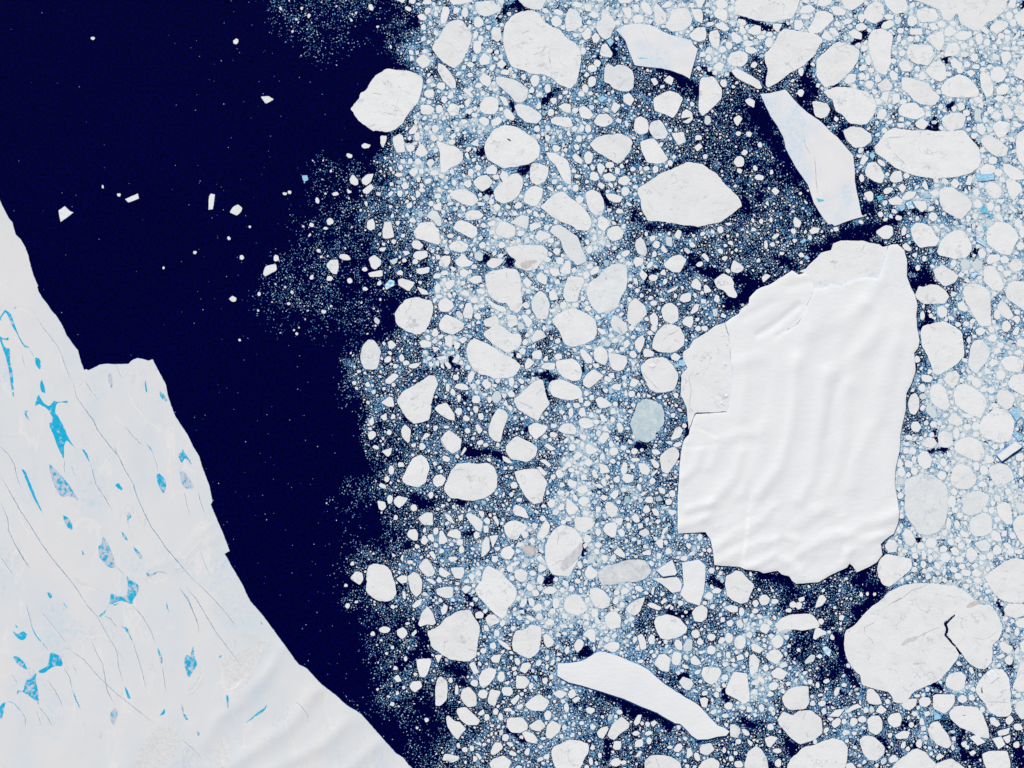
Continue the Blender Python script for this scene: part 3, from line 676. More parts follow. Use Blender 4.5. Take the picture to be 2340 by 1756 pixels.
P 1840,530 1890,505 1925,540 1910,590 1870,600
P 1925,640 1970,615 2010,680 1990,700
P 2060,530 2140,590 2130,620 2080,580
E 1765,530,44,44,0
P 2120,700 2160,665 2195,700 2190,750 2160,775 2120,740
P 1760,1000 1800,955 1850,1010 1830,1060 1780,1050
P 1845,1080 1880,1020 1980,1020 1975,1080 1860,1120
P 2055,1130 2100,1065 2150,1060 2200,1110 2190,1170 2120,1195 |small round floe on the right above the half-round cut-off floe
P 1585,1120 1610,1070 1680,1070 1690,1130 1640,1175
P 1705,1110 1750,1060 1815,1090 1810,1150 1760,1180 1715,1150
E 2025,1070,44,36,0
E 1525,1110,28,38,20
E 1330,655,48,42,0
P 1560,1500 1620,1470 1670,1560 1640,1580 1580,1560
P 1370,1540 1420,1515 1470,1560 1460,1620 1400,1640 1370,1600
P 1950,1510 1980,1460 2050,1500 2110,1620 2060,1650 1990,1600
E 1950,1610,30,50,0
P 2090,1640 2150,1610 2180,1650 2150,1700
P 1025,930 1070,905 1125,970 1100,990 1050,975
E 1045,795,26,44,20
E 995,665,32,26,0
E 950,600,30,22,20
E 815,630,28,30,0
P 125,790 160,755 225,760 210,810 150,825
E 385,775,26,24,0
E 130,855,22,26,0
P 1200,1650 1220,1575 1260,1580 1240,1650
P 1325,745 1350,735 1395,790 1380,810
E 1310,575,34,26,-30
E 1600,1220,28,24,0
E 1360,300,24,22,0
E 865,680,26,16,-20
E 2000,295,34,26,30
E 1955,575,30,30,0
E 2180,940,40,40,0
E 1245,1060,22,30,0
E 1180,1150,24,30,0
E 2195,510,26,30,0
E 1305,1615,20,22,0
E 2195,800,30,60,0
E 1925,1400,26,26,0
E 2145,1580,28,24,30
E 1505,1640,34,20,30
T 780 683
P 945,250 970,200 1020,150 1110,190 1200,240 1180,300 1090,350 1000,330 955,295 |smooth rounded floe right of the notched drum-shaped floe
P 1375,345 1440,290 1520,245 1580,285 1660,340 1740,345 1755,400 1730,470 1660,510 1620,535 1540,485 1450,425 @upper half of the split floe |upper twin of a floe split by a thin straight dark crack
P 1215,490 1235,420 1300,380 1390,425 1480,480 1560,525 1630,555 1700,610 1750,655 1700,740 1620,770 1500,780 1440,750 1360,740 1280,690 1235,600 @lower half of the split floe |lower, larger twin of a floe split by a thin straight dark crack
P 185,560 200,470 260,395 320,405 390,510 370,600 350,680 290,695 220,680 190,620 @lone gray egg floe |grey-mottled egg-shaped floe standing against the open water
P 535,990 590,910 690,850 780,800 860,745 910,750 940,840 900,920 880,1020 870,1100 850,1180 780,1200 710,1210 640,1170 590,1100 @chicken-leg floe |large drumstick-shaped floe with a grey smudge near the ice edge
P 385,1010 460,950 500,960 515,1050 450,1050
P 905,1070 940,1030 1020,1010 1060,1060 1100,1130 1100,1190 1030,1170 950,1120
P 960,1370 1000,1310 1050,1275 1110,1320 1170,1370 1160,1460 1080,1510 1020,1460 @brown-banded floe |rounded floe with a brownish band down its lower side
P 1430,1260 1470,1150 1520,1065 1590,1080 1625,1140 1580,1250 1550,1395 1480,1380 1435,1320 @bowling-pin floe |tall slanted oblong floe above the dark pools in the lower middle pack
P 1675,985 1760,910 1850,830 1930,785 1960,800 1985,910 2030,1020 1960,1100 1910,1195 1850,1160 1770,1110 1710,1060 @arrowhead floe |smooth arrowhead-shaped floe pointing up, in the middle of the pack
P 2015,850 2040,800 2140,780 2220,815 2300,850 2340,910 2330,960 2250,990 2150,980 2050,950 |rounded floe right of the smooth arrowhead-shaped floe
P 1815,1240 1890,1205 2020,1245 1960,1320 1890,1370 1825,1310
P 1600,1430 1700,1330 1760,1360 1850,1400 1910,1450 1890,1530 1810,1590 1720,1570 1650,1560 1600,1490 @blocky rounded floe |blocky rounded floe with a jutting top corner, lower middle of the pack
P 1565,1525 1610,1545 1670,1600 1620,1600 1575,1575
P 2100,1280 2150,1220 2240,1210 2290,1260 2270,1320 2160,1310
P 755,420 800,400 875,420 870,470 780,480
P 450,420 490,405 540,450 500,485 460,490
P 425,790 510,720 560,750 480,830 430,820
P 580,1270 620,1220 680,1280 660,1410 590,1350
P 770,1385 820,1300 870,1320 820,1360
P 390,1480 495,1445 480,1510 450,1540
E 298,1325,42,44,20
P 260,1190 310,1145 320,1210 290,1235
P 375,1145 440,1110 440,1180 410,1185
E 912,330,36,46,0
P 1005,370 1080,360 1075,480 1010,450
P 1135,400 1190,370 1225,395 1180,440
P 880,460 960,480 910,530
P 920,570 1020,555 1020,590 950,600
P 1075,610 1130,530 1155,560 1130,630
E 710,650,54,24,-10
E 585,578,26,38,0
E 450,590,36,28,-30
E 630,625,34,24,0
E 1260,760,30,56,20
E 1110,765,30,34,0
E 1170,858,70,28,10
P 1360,820 1400,780 1465,840 1410,890
E 1510,955,46,52,0
E 1310,980,44,40,20
P 1570,1030 1600,975 1625,1050
P 1840,390 1900,300 1960,310 1990,370 1930,400 1860,425 |hump-backed floe right of the split twin floes
P 1780,640 1815,570 1880,615 1830,670 1790,690
E 1905,545,50,48,0
P 1940,670 1970,620 2080,625 2075,690 2020,690 |small bright loaf-shaped floe by a narrow dark lead
P 1370,210 1500,155 1530,215 1450,250
E 1140,1095,36,38,20
E 1215,1160,36,30,20
P 1300,1230 1330,1215 1375,1280 1340,1315 1310,1270
E 1145,965,22,44,0
E 1085,910,24,38,-20
E 1035,865,20,44,0
E 1020,1560,42,34,20
P 980,1540 1010,1520 1060,1560 1020,1590
E 1230,1285,28,28,0
E 1350,1400,32,24,-20
P 1160,1520 1200,1440 1220,1460 1175,1525
E 1040,650,20,44,-40
P 1965,1430 2000,1405 2090,1460 2040,1480
P 1925,1570 1980,1560 2040,1620 2020,1640
E 1655,810,26,46,0
E 2110,565,38,32,0
E 2060,1325,40,28,20
E 335,1445,36,20,10
E 465,1300,24,28,0
E 345,215,22,36,-30
E 525,655,26,20,0
E 1785,425,28,32,20
E 1745,265,42,34,40
E 1310,1075,26,34,0
E 1440,980,24,32,0
E 870,640,20,26,-30
T 1300 683
P -30,120 20,95 100,110 180,150 240,190 270,260 275,330 240,400 150,440 60,465 -20,450 -50,430 -60,400 -90,330 -110,290 -150,240 -160,200 -100,140 |large floe with raised ribs at its upper right, centre of the pack
P 405,250 415,180 450,155 560,240 575,310 520,350 440,310 |pointed floe with a brown-grey stripe below the greyish thumb-print floe
P 1100,220 1140,175 1205,170 1210,230 1185,290 1110,250
P 805,480 830,390 870,310 920,260 1010,245 1080,280 1125,380 1120,440 1070,500 980,530 880,520 @cracked potato floe |potato-shaped floe crossed by a diagonal grey crack beside the giant iceberg's fast ice
P 695,650 760,590 850,570 950,575 1010,640 1060,730 1060,790 1020,890 930,920 820,910 770,870 740,790 700,710 @diamond-marked floe |rounded floe with a small raised diamond block near its top
P 590,1210 640,1100 660,1020 730,975 820,985 900,1030 925,1100 925,1210 880,1280 840,1310 840,1360 760,1400 690,1380 630,1300 @blue-green rotten floe |translucent blue-green round floe beside the giant iceberg
P 635,430 660,390 720,350 740,400 720,470 690,530 650,480
P 720,520 740,480 830,520 820,560 730,570
P 385,530 440,530 560,560 570,620 530,690 480,705 420,690 395,620 |bucket-shaped floe left of the floe with the raised diamond block
P 240,530 260,480 310,460 370,510 380,570 350,650 290,620 250,590
P 105,490 150,490 230,580 220,625 170,630 120,560
P 135,790 170,740 240,680 340,750 300,790 200,870 140,840 |slanted oblong floe left of the bucket-shaped floe
P -30,590 30,575 110,640 125,720 110,790 30,800 -60,760 -110,700 -130,640 -120,600
P -100,870 -20,830 20,830 50,890 30,940 -30,970 -100,960
P 990,560 1030,520 1090,560 1050,610 1000,590
P 255,980 310,950 370,980 430,1040 340,1065 290,1060
P 90,1115 110,1060 150,1055 165,1140 120,1150
E 165,1212,70,50,5
P 295,1130 330,1120 380,1190 320,1200
P 460,1215 500,1200 535,1260 510,1310 480,1290
P 285,1380 330,1300 380,1300 395,1340 340,1410
P 160,1430 190,1400 240,1450 300,1465 220,1520 170,1500
P 40,1530 90,1480 140,1520 60,1580
E 435,1485,42,42,0
P 990,1370 1030,1260 1080,1240 1110,1280 1080,1350 1010,1375 |small tooth-like floe in the dark gap beside the iceberg's fast ice
P 880,1530 950,1470 1020,1440 1060,1470 1075,1520 1040,1600 990,1660 960,1700 900,1680 |tapering cracked floe touching the giant iceberg's left edge
P 785,1560 830,1560 880,1610 870,1650 830,1640
P 670,1600 740,1600 790,1660 770,1720 700,1700
P 290,1600 370,1620 400,1690 310,1700
P 410,860 450,830 510,830 500,890 440,885
P 585,840 620,770 690,800 640,860
E 562,440,28,38,20
E 375,435,34,32,0
E 625,540,40,32,30
E 827,285,30,34,0
E 265,650,36,22,20
E 840,1490,48,28,10
E 650,1500,30,34,0
E 645,1565,44,22,0
E 610,925,34,32,20
E 555,920,18,30,0
E 175,1020,36,26,-20
E 220,960,22,30,0
E 170,920,28,26,0
E 118,985,26,32,0
E 375,780,40,24,30
E 30,1445,34,36,0
E 20,1110,24,50,0
P -60,1230 10,1230 50,1310 -20,1360 -60,1320
E 1010,1135,22,26,0
E 1125,1235,24,24,0
E 1055,1418,40,22,-20
E 410,360,30,20,20
E 790,335,28,26,30
E 610,285,30,30,0
E 1320,290,34,28,0
E 1255,290,26,30,0
E 530,1450,28,26,0
E 425,1580,30,22,20
E 940,950,22,16,0
T 1820 683
P 1200,330 1230,265 1330,240 1440,215 1540,270 1610,330 1620,430 1635,550 1560,640 1480,690 1390,740 1320,725 1300,620 1280,560 1220,470 @ear-shaped floe |large ear-shaped floe with pale etched veins leaning on the giant iceberg
P 1665,640 1690,480 1720,410 1790,395 1850,450 1885,530 1850,610 1790,680 1750,730 1700,700 @pale blue-grey patch floe |faint blue-grey triangular floe with fine cracks right of the ear-shaped floe
P 1370,90 1420,65 1470,110 1455,165 1410,190 1370,150
P 1740,300 1790,275 1840,310 1800,360 1750,345
P 1985,620 2020,565 2120,560 2210,600 2200,690 2140,720 2050,700 |oval floe near the right frame edge, level with the ear-shaped floe
P 2050,820 2110,740 2230,730 2230,950 2150,910 2080,870 |floe cut by the right frame edge below the oval floe
P 1430,780 1480,710 1550,700 1590,750 1560,830 1520,875 1470,840
P 1300,900 1320,840 1370,820 1440,860 1470,950 1495,1040 1460,1090 1380,1060 1310,1000 @upright bean floe |upright bean-shaped floe right of the giant iceberg's narrowing flank
P 1525,930 1570,850 1640,825 1740,880 1820,940 1850,1020 1820,1100 1790,1170 1720,1140 1620,1090 1550,1030 @big rounded floe left of the bar berg |big smooth rounded floe left of the scratched round floe
P 1770,1250 1810,1160 1870,1120 1930,1060 2010,1070 2080,1120 2125,1200 2100,1320 2060,1390 1960,1405 1860,1370 1790,1310 @scratched round floe |large scratched round floe touching the blue ice blocks on the right
P 1945,930 1980,885 2060,890 2130,970 2090,1060 2040,1080 1960,1020 |rounded floe above the scratched round floe
P 1530,1420 1600,1360 1700,1345 1790,1390 1830,1480 1810,1570 1740,1580 1650,1540 1550,1490 @oval floe with a traced loop |oval floe with a faint ring scar left of the white bar iceberg
P 1465,1180 1530,1105 1600,1160 1620,1220 1560,1240 1490,1210
P 1085,1010 1110,940 1160,915 1195,970 1195,1060 1150,1130 1100,1110 |upright oval floe hugging the giant iceberg's right edge
P 1110,1240 1130,1195 1180,1190 1215,1250 1180,1300 1130,1290
P 1180,1530 1220,1480 1270,1480 1320,1560 1300,1640 1240,1660 1190,1610 |egg-shaped floe near the middle of the iceberg's right edge
P 980,1600 1010,1545 1040,1590 1020,1640 985,1640
P 1210,1400 1280,1345 1340,1360 1370,1410 1320,1455 1250,1440
P 1370,1330 1430,1280 1510,1310 1525,1410 1470,1450 1390,1440 |dull grey-white floe with soft edges above a small dark gap
P 1255,1090 1280,1010 1350,1080 1370,1140 1330,1170
P 1520,1630 1590,1600 1660,1620 1720,1680 1640,1760 1540,1740
E 1265,775,56,36,10
E 1222,868,36,42,0
E 1175,592,28,38,0
E 2040,270,42,56,0
E 1950,170,28,48,0
P 1950,75 1990,10 2050,60 2115,170 2060,210 1980,150
E 2185,430,48,42,20
E 1985,450,32,32,0
E 1750,815,50,44,30
E 1890,890,34,36,-30
E 1820,880,34,30,0
E 1985,740,46,50,0
E 1660,1140,54,22,10
E 1555,1310,30,56,0
E 1095,1350,38,30,20
E 1740,1240,42,40,20
E 1870,1560,44,40,30
E 1435,1590,28,38,0
E 1090,1600,40,34,-30
E 1230,950,38,28,10
E 2160,520,36,28,-10
E 2135,315,28,44,30
E 2135,190,36,28,0
E 1650,245,32,28,0
E 1500,185,32,18,20
E 1570,250,28,24,0
E 1225,165,24,44,0
E 1930,1440,34,26,0
E 1925,1040,40,24,0
P 1600,10 1660,100 1620,130 1580,100
E 1330,1220,32,34,0
E 2180,290,28,28,0
E 1065,1480,30,30,20
E 1130,1480,36,34,0
E 1690,770,34,30,-30
E 1830,1650,40,26,0
E 2160,1530,50,40,20
T 780 1025
P 590,290 640,190 700,90 770,60 820,90 850,150 860,190 835,250 825,330 740,380 650,360 600,330 @boulder floe |boulder-shaped floe with fine dark nicks near the open water, right edge ragged
P 1000,390 1030,310 1070,210 1130,150 1230,140 1300,150 1420,140 1490,180 1515,290 1515,380 1450,450 1380,490 1290,510 1180,500 1070,480 1010,430 @pillow floe with a grey fleck |large pillow-shaped floe with a grey fleck in its middle
P 890,300 920,260 970,250 1020,290 990,360 930,375 895,345
P 1675,230 1760,205 1900,195 1950,260 2005,330 1970,440 1950,520 1870,540 1800,480 1750,400 1730,340 @shark-tooth floe |broad downward-pointing tooth-shaped floe right of the pillow-shaped floe
P 1900,180 1940,180 2005,250 1970,270 1920,220
P 510,500 550,460 655,485 600,550 560,585 515,540
P 350,510 420,520 440,570 400,605 365,590
E 472,495,28,42,0
P 740,680 820,625 890,625 890,750 800,750
P 1660,610 1690,545 1780,580 1805,630 1825,685 1690,650
P 1580,760 1620,715 1700,695 1825,765 1740,830 1710,890 1640,880 1595,830 @fish-head floe |fish-head shaped floe pointing right, beneath the shark-tooth floe
P 1210,650 1240,620 1330,670 1380,720 1360,815 1310,795 1250,720 |slug-shaped smooth floe leaning over a dark pool
P 1000,630 1060,655 1110,740 1030,700
P 1025,850 1050,800 1120,780 1160,810 1160,880 1090,870
P 640,830 660,790 720,785 750,830 740,895 700,895 650,860
P 770,890 800,840 850,890 820,940 780,925
P 835,850 880,830 905,880 890,915 850,885
P 945,930 955,800 985,800 1040,900 1000,930
E 920,805,30,34,20
P 1900,860 1950,750 1990,690 2030,750 2010,830 1950,890 1910,885
P 1980,960 2010,860 2060,800 2150,740 2230,760 2290,800 2350,900 2340,1000 2300,1080 2250,1170 2220,1240 2120,1245 2060,1230 2020,1180 1985,1090 @half-shaded cocoa-bean floe |large bean-shaped floe with a darker grey lower right half
P 1540,1030 1570,970 1640,945 1690,1010 1640,1085 1580,1075
P 1755,980 1800,935 1880,960 1885,1030 1840,1060 1790,1030 |small brown-grey dirty floe, darker than every neighbour
P 1360,1050 1365,940 1400,860 1440,870 1445,990 1380,1055
P 1440,850 1530,840 1510,890 1470,970 1450,900
P 1300,1370 1360,1290 1380,1200 1420,1135 1480,1160 1560,1220 1650,1300 1715,1390 1690,1470 1620,1560 1600,1630 1560,1660 1480,1600 1400,1510 1330,1440 @great diamond floe |big diamond-shaped floe standing on its corner in the lower pack
P 240,1240 260,1150 320,1115 430,1140 490,1210 520,1310 540,1400 500,1470 440,1495 340,1475 260,1420 240,1370 250,1310 @lone stone floe |stone-shaped pale floe standing at the open water edge, lower middle of the picture
P 85,1260 140,1195 205,1210 215,1280 180,1330 120,1290 |small angular floe in open water just left of the lone stone-shaped floe
P 750,1150 800,1080 840,1075 880,1130 915,1200 890,1240 830,1250 780,1200
P 640,1250 700,1200 750,1220 790,1290 780,1400 730,1450 680,1400
P 530,1270 590,1230 640,1240 640,1300 590,1320
P 1060,1160 1190,1155 1200,1200 1170,1270 1100,1260
P 945,1180 970,1155 1070,1220 1010,1260 950,1230
P 920,1370 1000,1345 1090,1345 1080,1450 1020,1460 930,1420
P 1165,1370 1210,1325 1270,1355 1210,1415
P 685,1530 730,1480 790,1465 770,1520 710,1555
P 1680,1190 1740,1165 1815,1210 1800,1280 1740,1300 1690,1260
P 815,1270 870,1265 925,1305 900,1330
P 965,1570 1000,1510 1035,1530 1020,1600 980,1625
P 1950,1385 2020,1335 2105,1370 2060,1415 1980,1415
P 1840,1560 1930,1500 1960,1560 1900,1585
P 1730,1540 1750,1480 1800,1455 1800,1510 1770,1550
E 1345,1620,42,42,0
E 1885,1405,36,36,0
E 2085,1505,34,50,0
E 1085,1075,46,26,0
E 1168,985,28,42,0
P 850,1010 890,1000 920,1050 910,1085 870,1050
P 1230,1240 1260,1210 1300,1240 1280,1300
P 1300,1220 1330,1180 1365,1220 1350,1250
P 2000,530 2040,490 2075,500 2070,560 2030,585
E 2122,250,42,42,0
E 1680,360,36,36,0
E 870,455,26,38,0
E 705,578,34,34,0
P 1330,605 1385,610 1390,650 1370,680 1340,640
P 1470,670 1500,650 1535,720 1520,760
E 1415,705,28,36,-40
P 1130,660 1190,630 1180,690 1150,710
E 1410,785,28,40,-20
E 1150,915,34,28,-20
E 400,365,36,26,20
E 445,300,28,30,0
E 485,210,26,48,0
E 105,1120,20,24,0
E 60,1530,22,26,20
E 45,1333,18,16,0
E 610,1425,16,44,-10
E 1690,1120,46,22,-20
E 1930,1070,34,26,20
E 1860,1215,34,28,0
E 2130,430,36,20,0
E 1730,500,30,20,0
T 1300 1025
P 50,700 70,670 160,668 220,675 255,720 220,780 150,820 90,800 60,760 |white blunt shield-shaped floe right beside the half-shaded bean floe
P 350,560 370,520 410,520 480,580 460,650 420,675 370,640 |pear-shaped pale floe above the diamond-like floes left of the giant iceberg
P 330,780 360,730 450,715 470,760 450,860 420,870 350,820
P 280,1240 310,1180 360,1140 480,1120 560,1085 700,1080 740,1090 770,1130 800,1190 780,1240 720,1270 640,1300 560,1300 400,1330 330,1320 300,1290 @speckled loaf floe |long grey loaf-shaped floe peppered with dark specks
P 150,1210 180,1150 205,1135 280,1200 270,1240 220,1275 160,1245
P 810,1265 920,1255 1040,1240 1080,1280 1100,1330 1085,1390 1010,1408 960,1370 900,1320 |wedge floe just under the shadow of the triangular iceberg
P 1515,1320 1530,1240 1580,1220 1620,1190 1680,1200 1730,1260 1805,1330 1770,1410 1740,1490 1680,1510 1600,1490 1540,1430 @heart-like floe under the iceberg |heart-like floe below the giant iceberg's lower left corner
P 205,1370 270,1350 350,1390 405,1470 390,1540 320,1565 240,1530 210,1450 |rounded square floe right of the great diamond-shaped floe
P -10,1440 60,1415 110,1430 150,1500 180,1570 130,1610 60,1625 -20,1590 -50,1540 -40,1480
P 550,1560 620,1490 740,1440 720,1510 690,1590 640,1630 580,1600 |long carrot-shaped floe pointing up-right below the speckled loaf-shaped floe
P 1385,1390 1440,1350 1490,1375 1460,1410 1410,1412
P 1310,1440 1360,1390 1405,1420 1390,1470 1340,1470
P 430,1010 490,960 545,1030 540,1065 490,1050
P 710,1010 790,980 800,1030 760,1040 720,1035
P 835,920 870,885 915,885 915,970 880,965
P 1845,1470 1870,1425 1920,1420 1955,1465 1930,1520 1875,1530 |small eight-sided floe below the giant iceberg's lower edge
P 1500,1550 1570,1520 1645,1540 1640,1590 1580,1595
P 1195,1600 1230,1550 1290,1515 1350,1560 1340,1650 1290,1690 1220,1680
P 340,1660 390,1600 440,1585 500,1620 520,1700 440,1740 360,1720
P 90,500 140,465 195,480 190,530 140,565 100,540
P 395,460 430,410 485,400 480,460 440,500
P 300,480 330,445 385,475 350,510
P 60,405 120,365 180,370 180,425 120,445
P 290,150 380,190 385,250 330,230 295,190
P 500,210 530,125 570,150 565,230 520,260
E 465,300,34,36,20
P -20,480 20,510 100,590 60,640 0,650 -30,600
P 670,140 750,160 790,200 760,230 700,200
P 240,350 300,340 340,380 290,385
E 755,590,38,42,0
P 800,590 840,580 880,620 870,660 830,650
E 650,680,36,48,-30
E 780,500,38,34,-30
P 900,830 920,780 965,755 960,790 920,840
P 860,690 890,700 870,740 835,715
E 510,820,32,44,-30
E 1005,440,38,34,20
E 905,410,28,40,-40
E 970,520,34,30,0
P 690,440 780,405 740,450 710,465
P 890,580 980,560 960,585 910,590
E 580,750,26,32,0
E 1120,1070,34,24,-10
P 755,1520 800,1495 905,1545 880,1575 790,1550
P 890,1490 930,1450 960,1480 910,1520
P 925,1550 980,1510 1000,1525 950,1565
E 545,1390,44,30,-20
P 800,1410 810,1345 835,1350 820,1430
E 640,30,36,34,0
E 830,240,44,16,-45
E 250,1600,36,42,0
E 285,940,34,34,-30
E 105,1130,26,38,-20
E 2000,1490,38,28,-20
E 1815,1510,32,36,0
E 1810,1580,32,26,0
E 1680,1590,26,44,0
E 2180,1520,38,34,0
E 2135,1575,30,20,0
E 30,340,50,40,30
E 255,250,24,48,-20
E 340,330,24,44,-20
E 285,815,28,34,0
E 455,1480,26,40,20
E 680,1365,44,28,20
E 1475,1210,20,22,0
E 1140,860,26,24,0
E 1365,990,24,26,0
E 930,260,30,16,10
E 25,215,30,24,0
E 85,1290,30,26,0
E 635,885,28,24,0
T 1820 1025
P 1055,330 1110,280 1210,250 1330,265 1400,310 1465,370 1475,480 1465,640 1440,740 1370,820 1270,850 1190,830 1130,740 1060,660 1050,520 @tall pale mottled floe |very large tall pale mottled floe beside the giant iceberg's lower right flank
P 1500,290 1520,190 1600,145 1680,180 1755,280 1740,350 1660,400 1560,390 1510,350 |rounded floe below the white bar iceberg, left of the faint floe
P 1870,200 1960,140 2050,160 2100,230 2120,300 2050,340 1980,385 1930,360 1890,290 |faint grey-white floe directly below the white bar iceberg
P 1605,500 1680,430 1780,410 1880,460 1850,550 1780,630 1680,660 1610,620 1620,560 |angled oval floe right of the tall pale mottled floe
P 1680,740 1700,680 1830,620 1900,670 1900,820 1820,850 1740,860 1690,810 @smooth hexagon floe |smooth six-sided floe lower right of the tall pale mottled floe
P 1940,560 2030,520 2090,560 2100,740 2040,740 1970,660 |shield-shaped floe pointing down near the right edge
P 2100,720 2150,660 2230,640 2300,680 2330,800 2310,900 2230,960 2170,900 2110,790
P 780,1160 800,1080 870,1025 960,1045 1110,1075 1125,1150 1080,1210 1000,1270 950,1320 900,1345 840,1320 795,1250 @cap-shaped floe |cap-shaped floe wedged between the giant iceberg and the enormous cracked floe
P 855,950 900,880 960,900 985,950 970,1005 900,1015
P 1030,830 1060,780 1110,800 1165,900 1120,955 1070,930 1040,880
P 1180,90 1220,20 1240,15 1320,110 1310,180 1250,215 1200,170
P 975,120 1010,95 1040,150 1020,185 980,180
P 1720,920 1840,885 1895,950 1860,1000 1790,1000
P 1645,1050 1660,980 1700,955 1765,1030 1750,1080 1690,1110 |small bright hexagonal floe below the smooth six-sided floe
P 1830,1250 1920,1180 1980,1120 2120,1060 2230,1090 2300,1150 2330,1300 2310,1430 2200,1500 2080,1505 1980,1470 1920,1400 1870,1330 @wide wing floe at the right edge |wide smooth floe cut by the right frame edge above the enormous cracked floe
P 2010,1570 2060,1510 2200,1510 2230,1540 2230,1620 2120,1655 2040,1620
P 1890,840 1920,790 1980,830 2000,900 1950,910 1900,880
E 1950,985,44,48,0
E 1310,920,52,50,0
E 1210,945,40,38,0
E 1430,980,40,34,0
E 1450,1060,50,50,-30
P 1700,1200 1750,1165 1810,1210 1770,1250 1720,1240
E 1650,1210,48,38,10
E 1760,1285,42,30,10
E 1530,1180,38,28,20
E 1235,1130,32,36,0
E 1240,1040,22,50,-10
E 1155,1045,32,30,0
E 1055,998,32,18,0
E 1020,660,26,28,0
P 1585,820 1610,790 1680,840 1660,870 1620,860
P 1530,740 1560,690 1595,740 1560,790
E 1510,520,36,60,0
E 1480,730,22,60,0
E 1590,655,32,32,0
P 180,1550 220,1430 260,1425 295,1465 250,1530 210,1545
E 25,1530,30,42,30
E 50,1465,30,22,-20
E 630,1420,20,24,0
E 1825,215,42,46,0
E 1745,175,30,50,0
E 1410,265,46,44,0
E 1090,150,40,40,-30
E 1020,230,40,48,0
E 1145,225,34,40,0
E 1430,135,30,38,0
E 1860,95,46,34,20
E 2170,85,40,44,0
E 2185,230,28,50,0
E 1810,350,46,30,0
E 1895,605,28,34,0
E 2055,420,30,34,0
E 2080,490,24,30,0
E 1950,690,32,26,0
E 2050,950,46,28,30
E 2080,1005,34,32,0
E 2100,850,34,34,0
E 2160,1005,40,24,0
E 1810,1060,36,34,0
E 1600,945,34,32,0
E 1570,890,34,28,0
E 1585,1085,42,36,0
E 1475,625,22,28,0
E 1540,600,30,30,0
E 995,795,20,38,0
E 1010,320,30,34,0
E 1010,460,32,34,0
E 1610,1150,36,28,0
E 1735,1140,30,24,0
E 1675,1290,34,20,20
E 760,1420,18,18,0
E 690,1415,16,18,0
E 1300,1070,22,38,0
E 1300,1175,30,24,0
E 1300,1000,26,26,0
E 1370,1140,24,40,-30
P 1580,440 1600,410 1620,440 1600,460
E 1845,1330,24,24,0
E 1760,1350,20,20,0
E 1860,1390,30,22,-20
T 780 1366
P 830,330 940,285 1020,195 1120,140 1240,105 1300,200 1348,270 1330,430 1310,570 1240,625 1120,610 1050,600 980,550 890,490 850,400 @big pentagon floe |big white five-sided floe with one slim grey streak, lower pack near open water
P 745,260 780,150 840,80 890,150 920,250 890,270 830,260 770,285 |shark-fin shaped floe leaning on the big five-sided floe
E 910,265,28,16,-10
P 1400,200 1430,165 1490,165 1545,235 1450,280 1415,250 |small angular floe with a shiny raised rim under the great diamond-shaped floe
P 1660,460 1670,360 1700,320 1780,315 1840,265 1945,285 1935,400 1930,520 1830,600 1740,560 1680,520 @stepped round floe |rounded floe with a stepped upper right corner, right of the big five-sided floe
P 730,600 860,590 875,625 830,760 810,780 765,770 735,680 |bucket-shaped small floe below the shark-fin shaped floe near open water
P 660,865 690,815 770,810 785,870 715,925 675,900 |lone small rounded square floe at the edge of open water, lower middle
P 510,780 550,745 590,815 545,820
P 915,1050 915,870 940,780 970,765 1025,810 1035,900 1025,990 960,1055 @upright bar floe |upright white bar-shaped floe near the open water, lower middle
P 1155,960 1180,890 1240,865 1315,950 1320,1050 1240,1070 1190,1030 |kidney-like rounded floe just right of the upright white bar-shaped floe
P 1335,780 1370,710 1440,680 1510,700 1490,780 1430,850 1380,885 1345,850
P 1240,650 1290,620 1340,730 1290,745
P 1450,590 1480,555 1555,555 1530,640 1470,630
P 1730,710 1760,640 1820,630 1850,660 1790,740
P 1700,760 1790,765 1835,820 1790,885 1695,885
P 1420,990 1450,890 1555,910 1490,1060 1430,1030
P 1785,1040 1850,980 1920,935 2030,1010 1970,1105 1870,1100 1810,1080 |ripple-textured rounded floe below the blunt left tip of the long iceberg
P 1115,1110 1130,1075 1210,1065 1270,1120 1350,1195 1325,1240 1220,1240 1160,1190
P 1015,1160 1040,1145 1100,1200 1150,1210 1215,1275 1170,1330 1130,1385 1080,1330 1030,1250 |pointed triangular floe beside open water, low in the picture
P 1605,1190 1640,1165 1760,1165 1810,1230 1810,1280 1740,1320 1650,1310 1610,1260
P 1820,1245 1930,1175 1990,1250 1920,1305 1850,1285
P 1755,1320 1790,1300 1870,1325 1910,1380 1890,1420 1800,1400
P 1985,1330 2000,1240 2050,1195 2140,1240 2120,1310 2040,1375 1990,1365
P 1450,1520 1465,1450 1500,1405 1550,1410 1575,1460 1520,1510 1490,1530
P 1435,1610 1480,1565 1580,1535 1655,1590 1630,1650 1570,1720 1480,1700
P 980,1580 1005,1515 1150,1545 1140,1580 1080,1605 1040,1590 |lowest small white floe at the pack's edge facing the ice shelf
P 2040,1500 2080,1440 2210,1390 2330,1390 2400,1430 2410,1500 2360,1570 2330,1640 2260,1720 2110,1720 2060,1600 @ribbed floe at the bottom |large floe with a ribbed top edge on the bottom frame edge under the long iceberg
P 1960,370 1990,350 2070,420 2050,470 2000,490 1970,440
P 1510,400 1600,440 1655,500 1620,510 1550,460
E 590,345,46,54,-20
E 422,312,54,32,0
P 680,350 730,310 735,340 695,380
P 905,560 985,555 940,645
E 305,352,24,22,0
E 1375,940,46,44,0
E 1295,832,34,38,0
E 1615,910,56,46,0
E 1555,770,38,52,0
P 1640,1010 1720,940 1740,970 1680,1050
P 2050,930 2120,895 2200,930 2140,985 2080,960
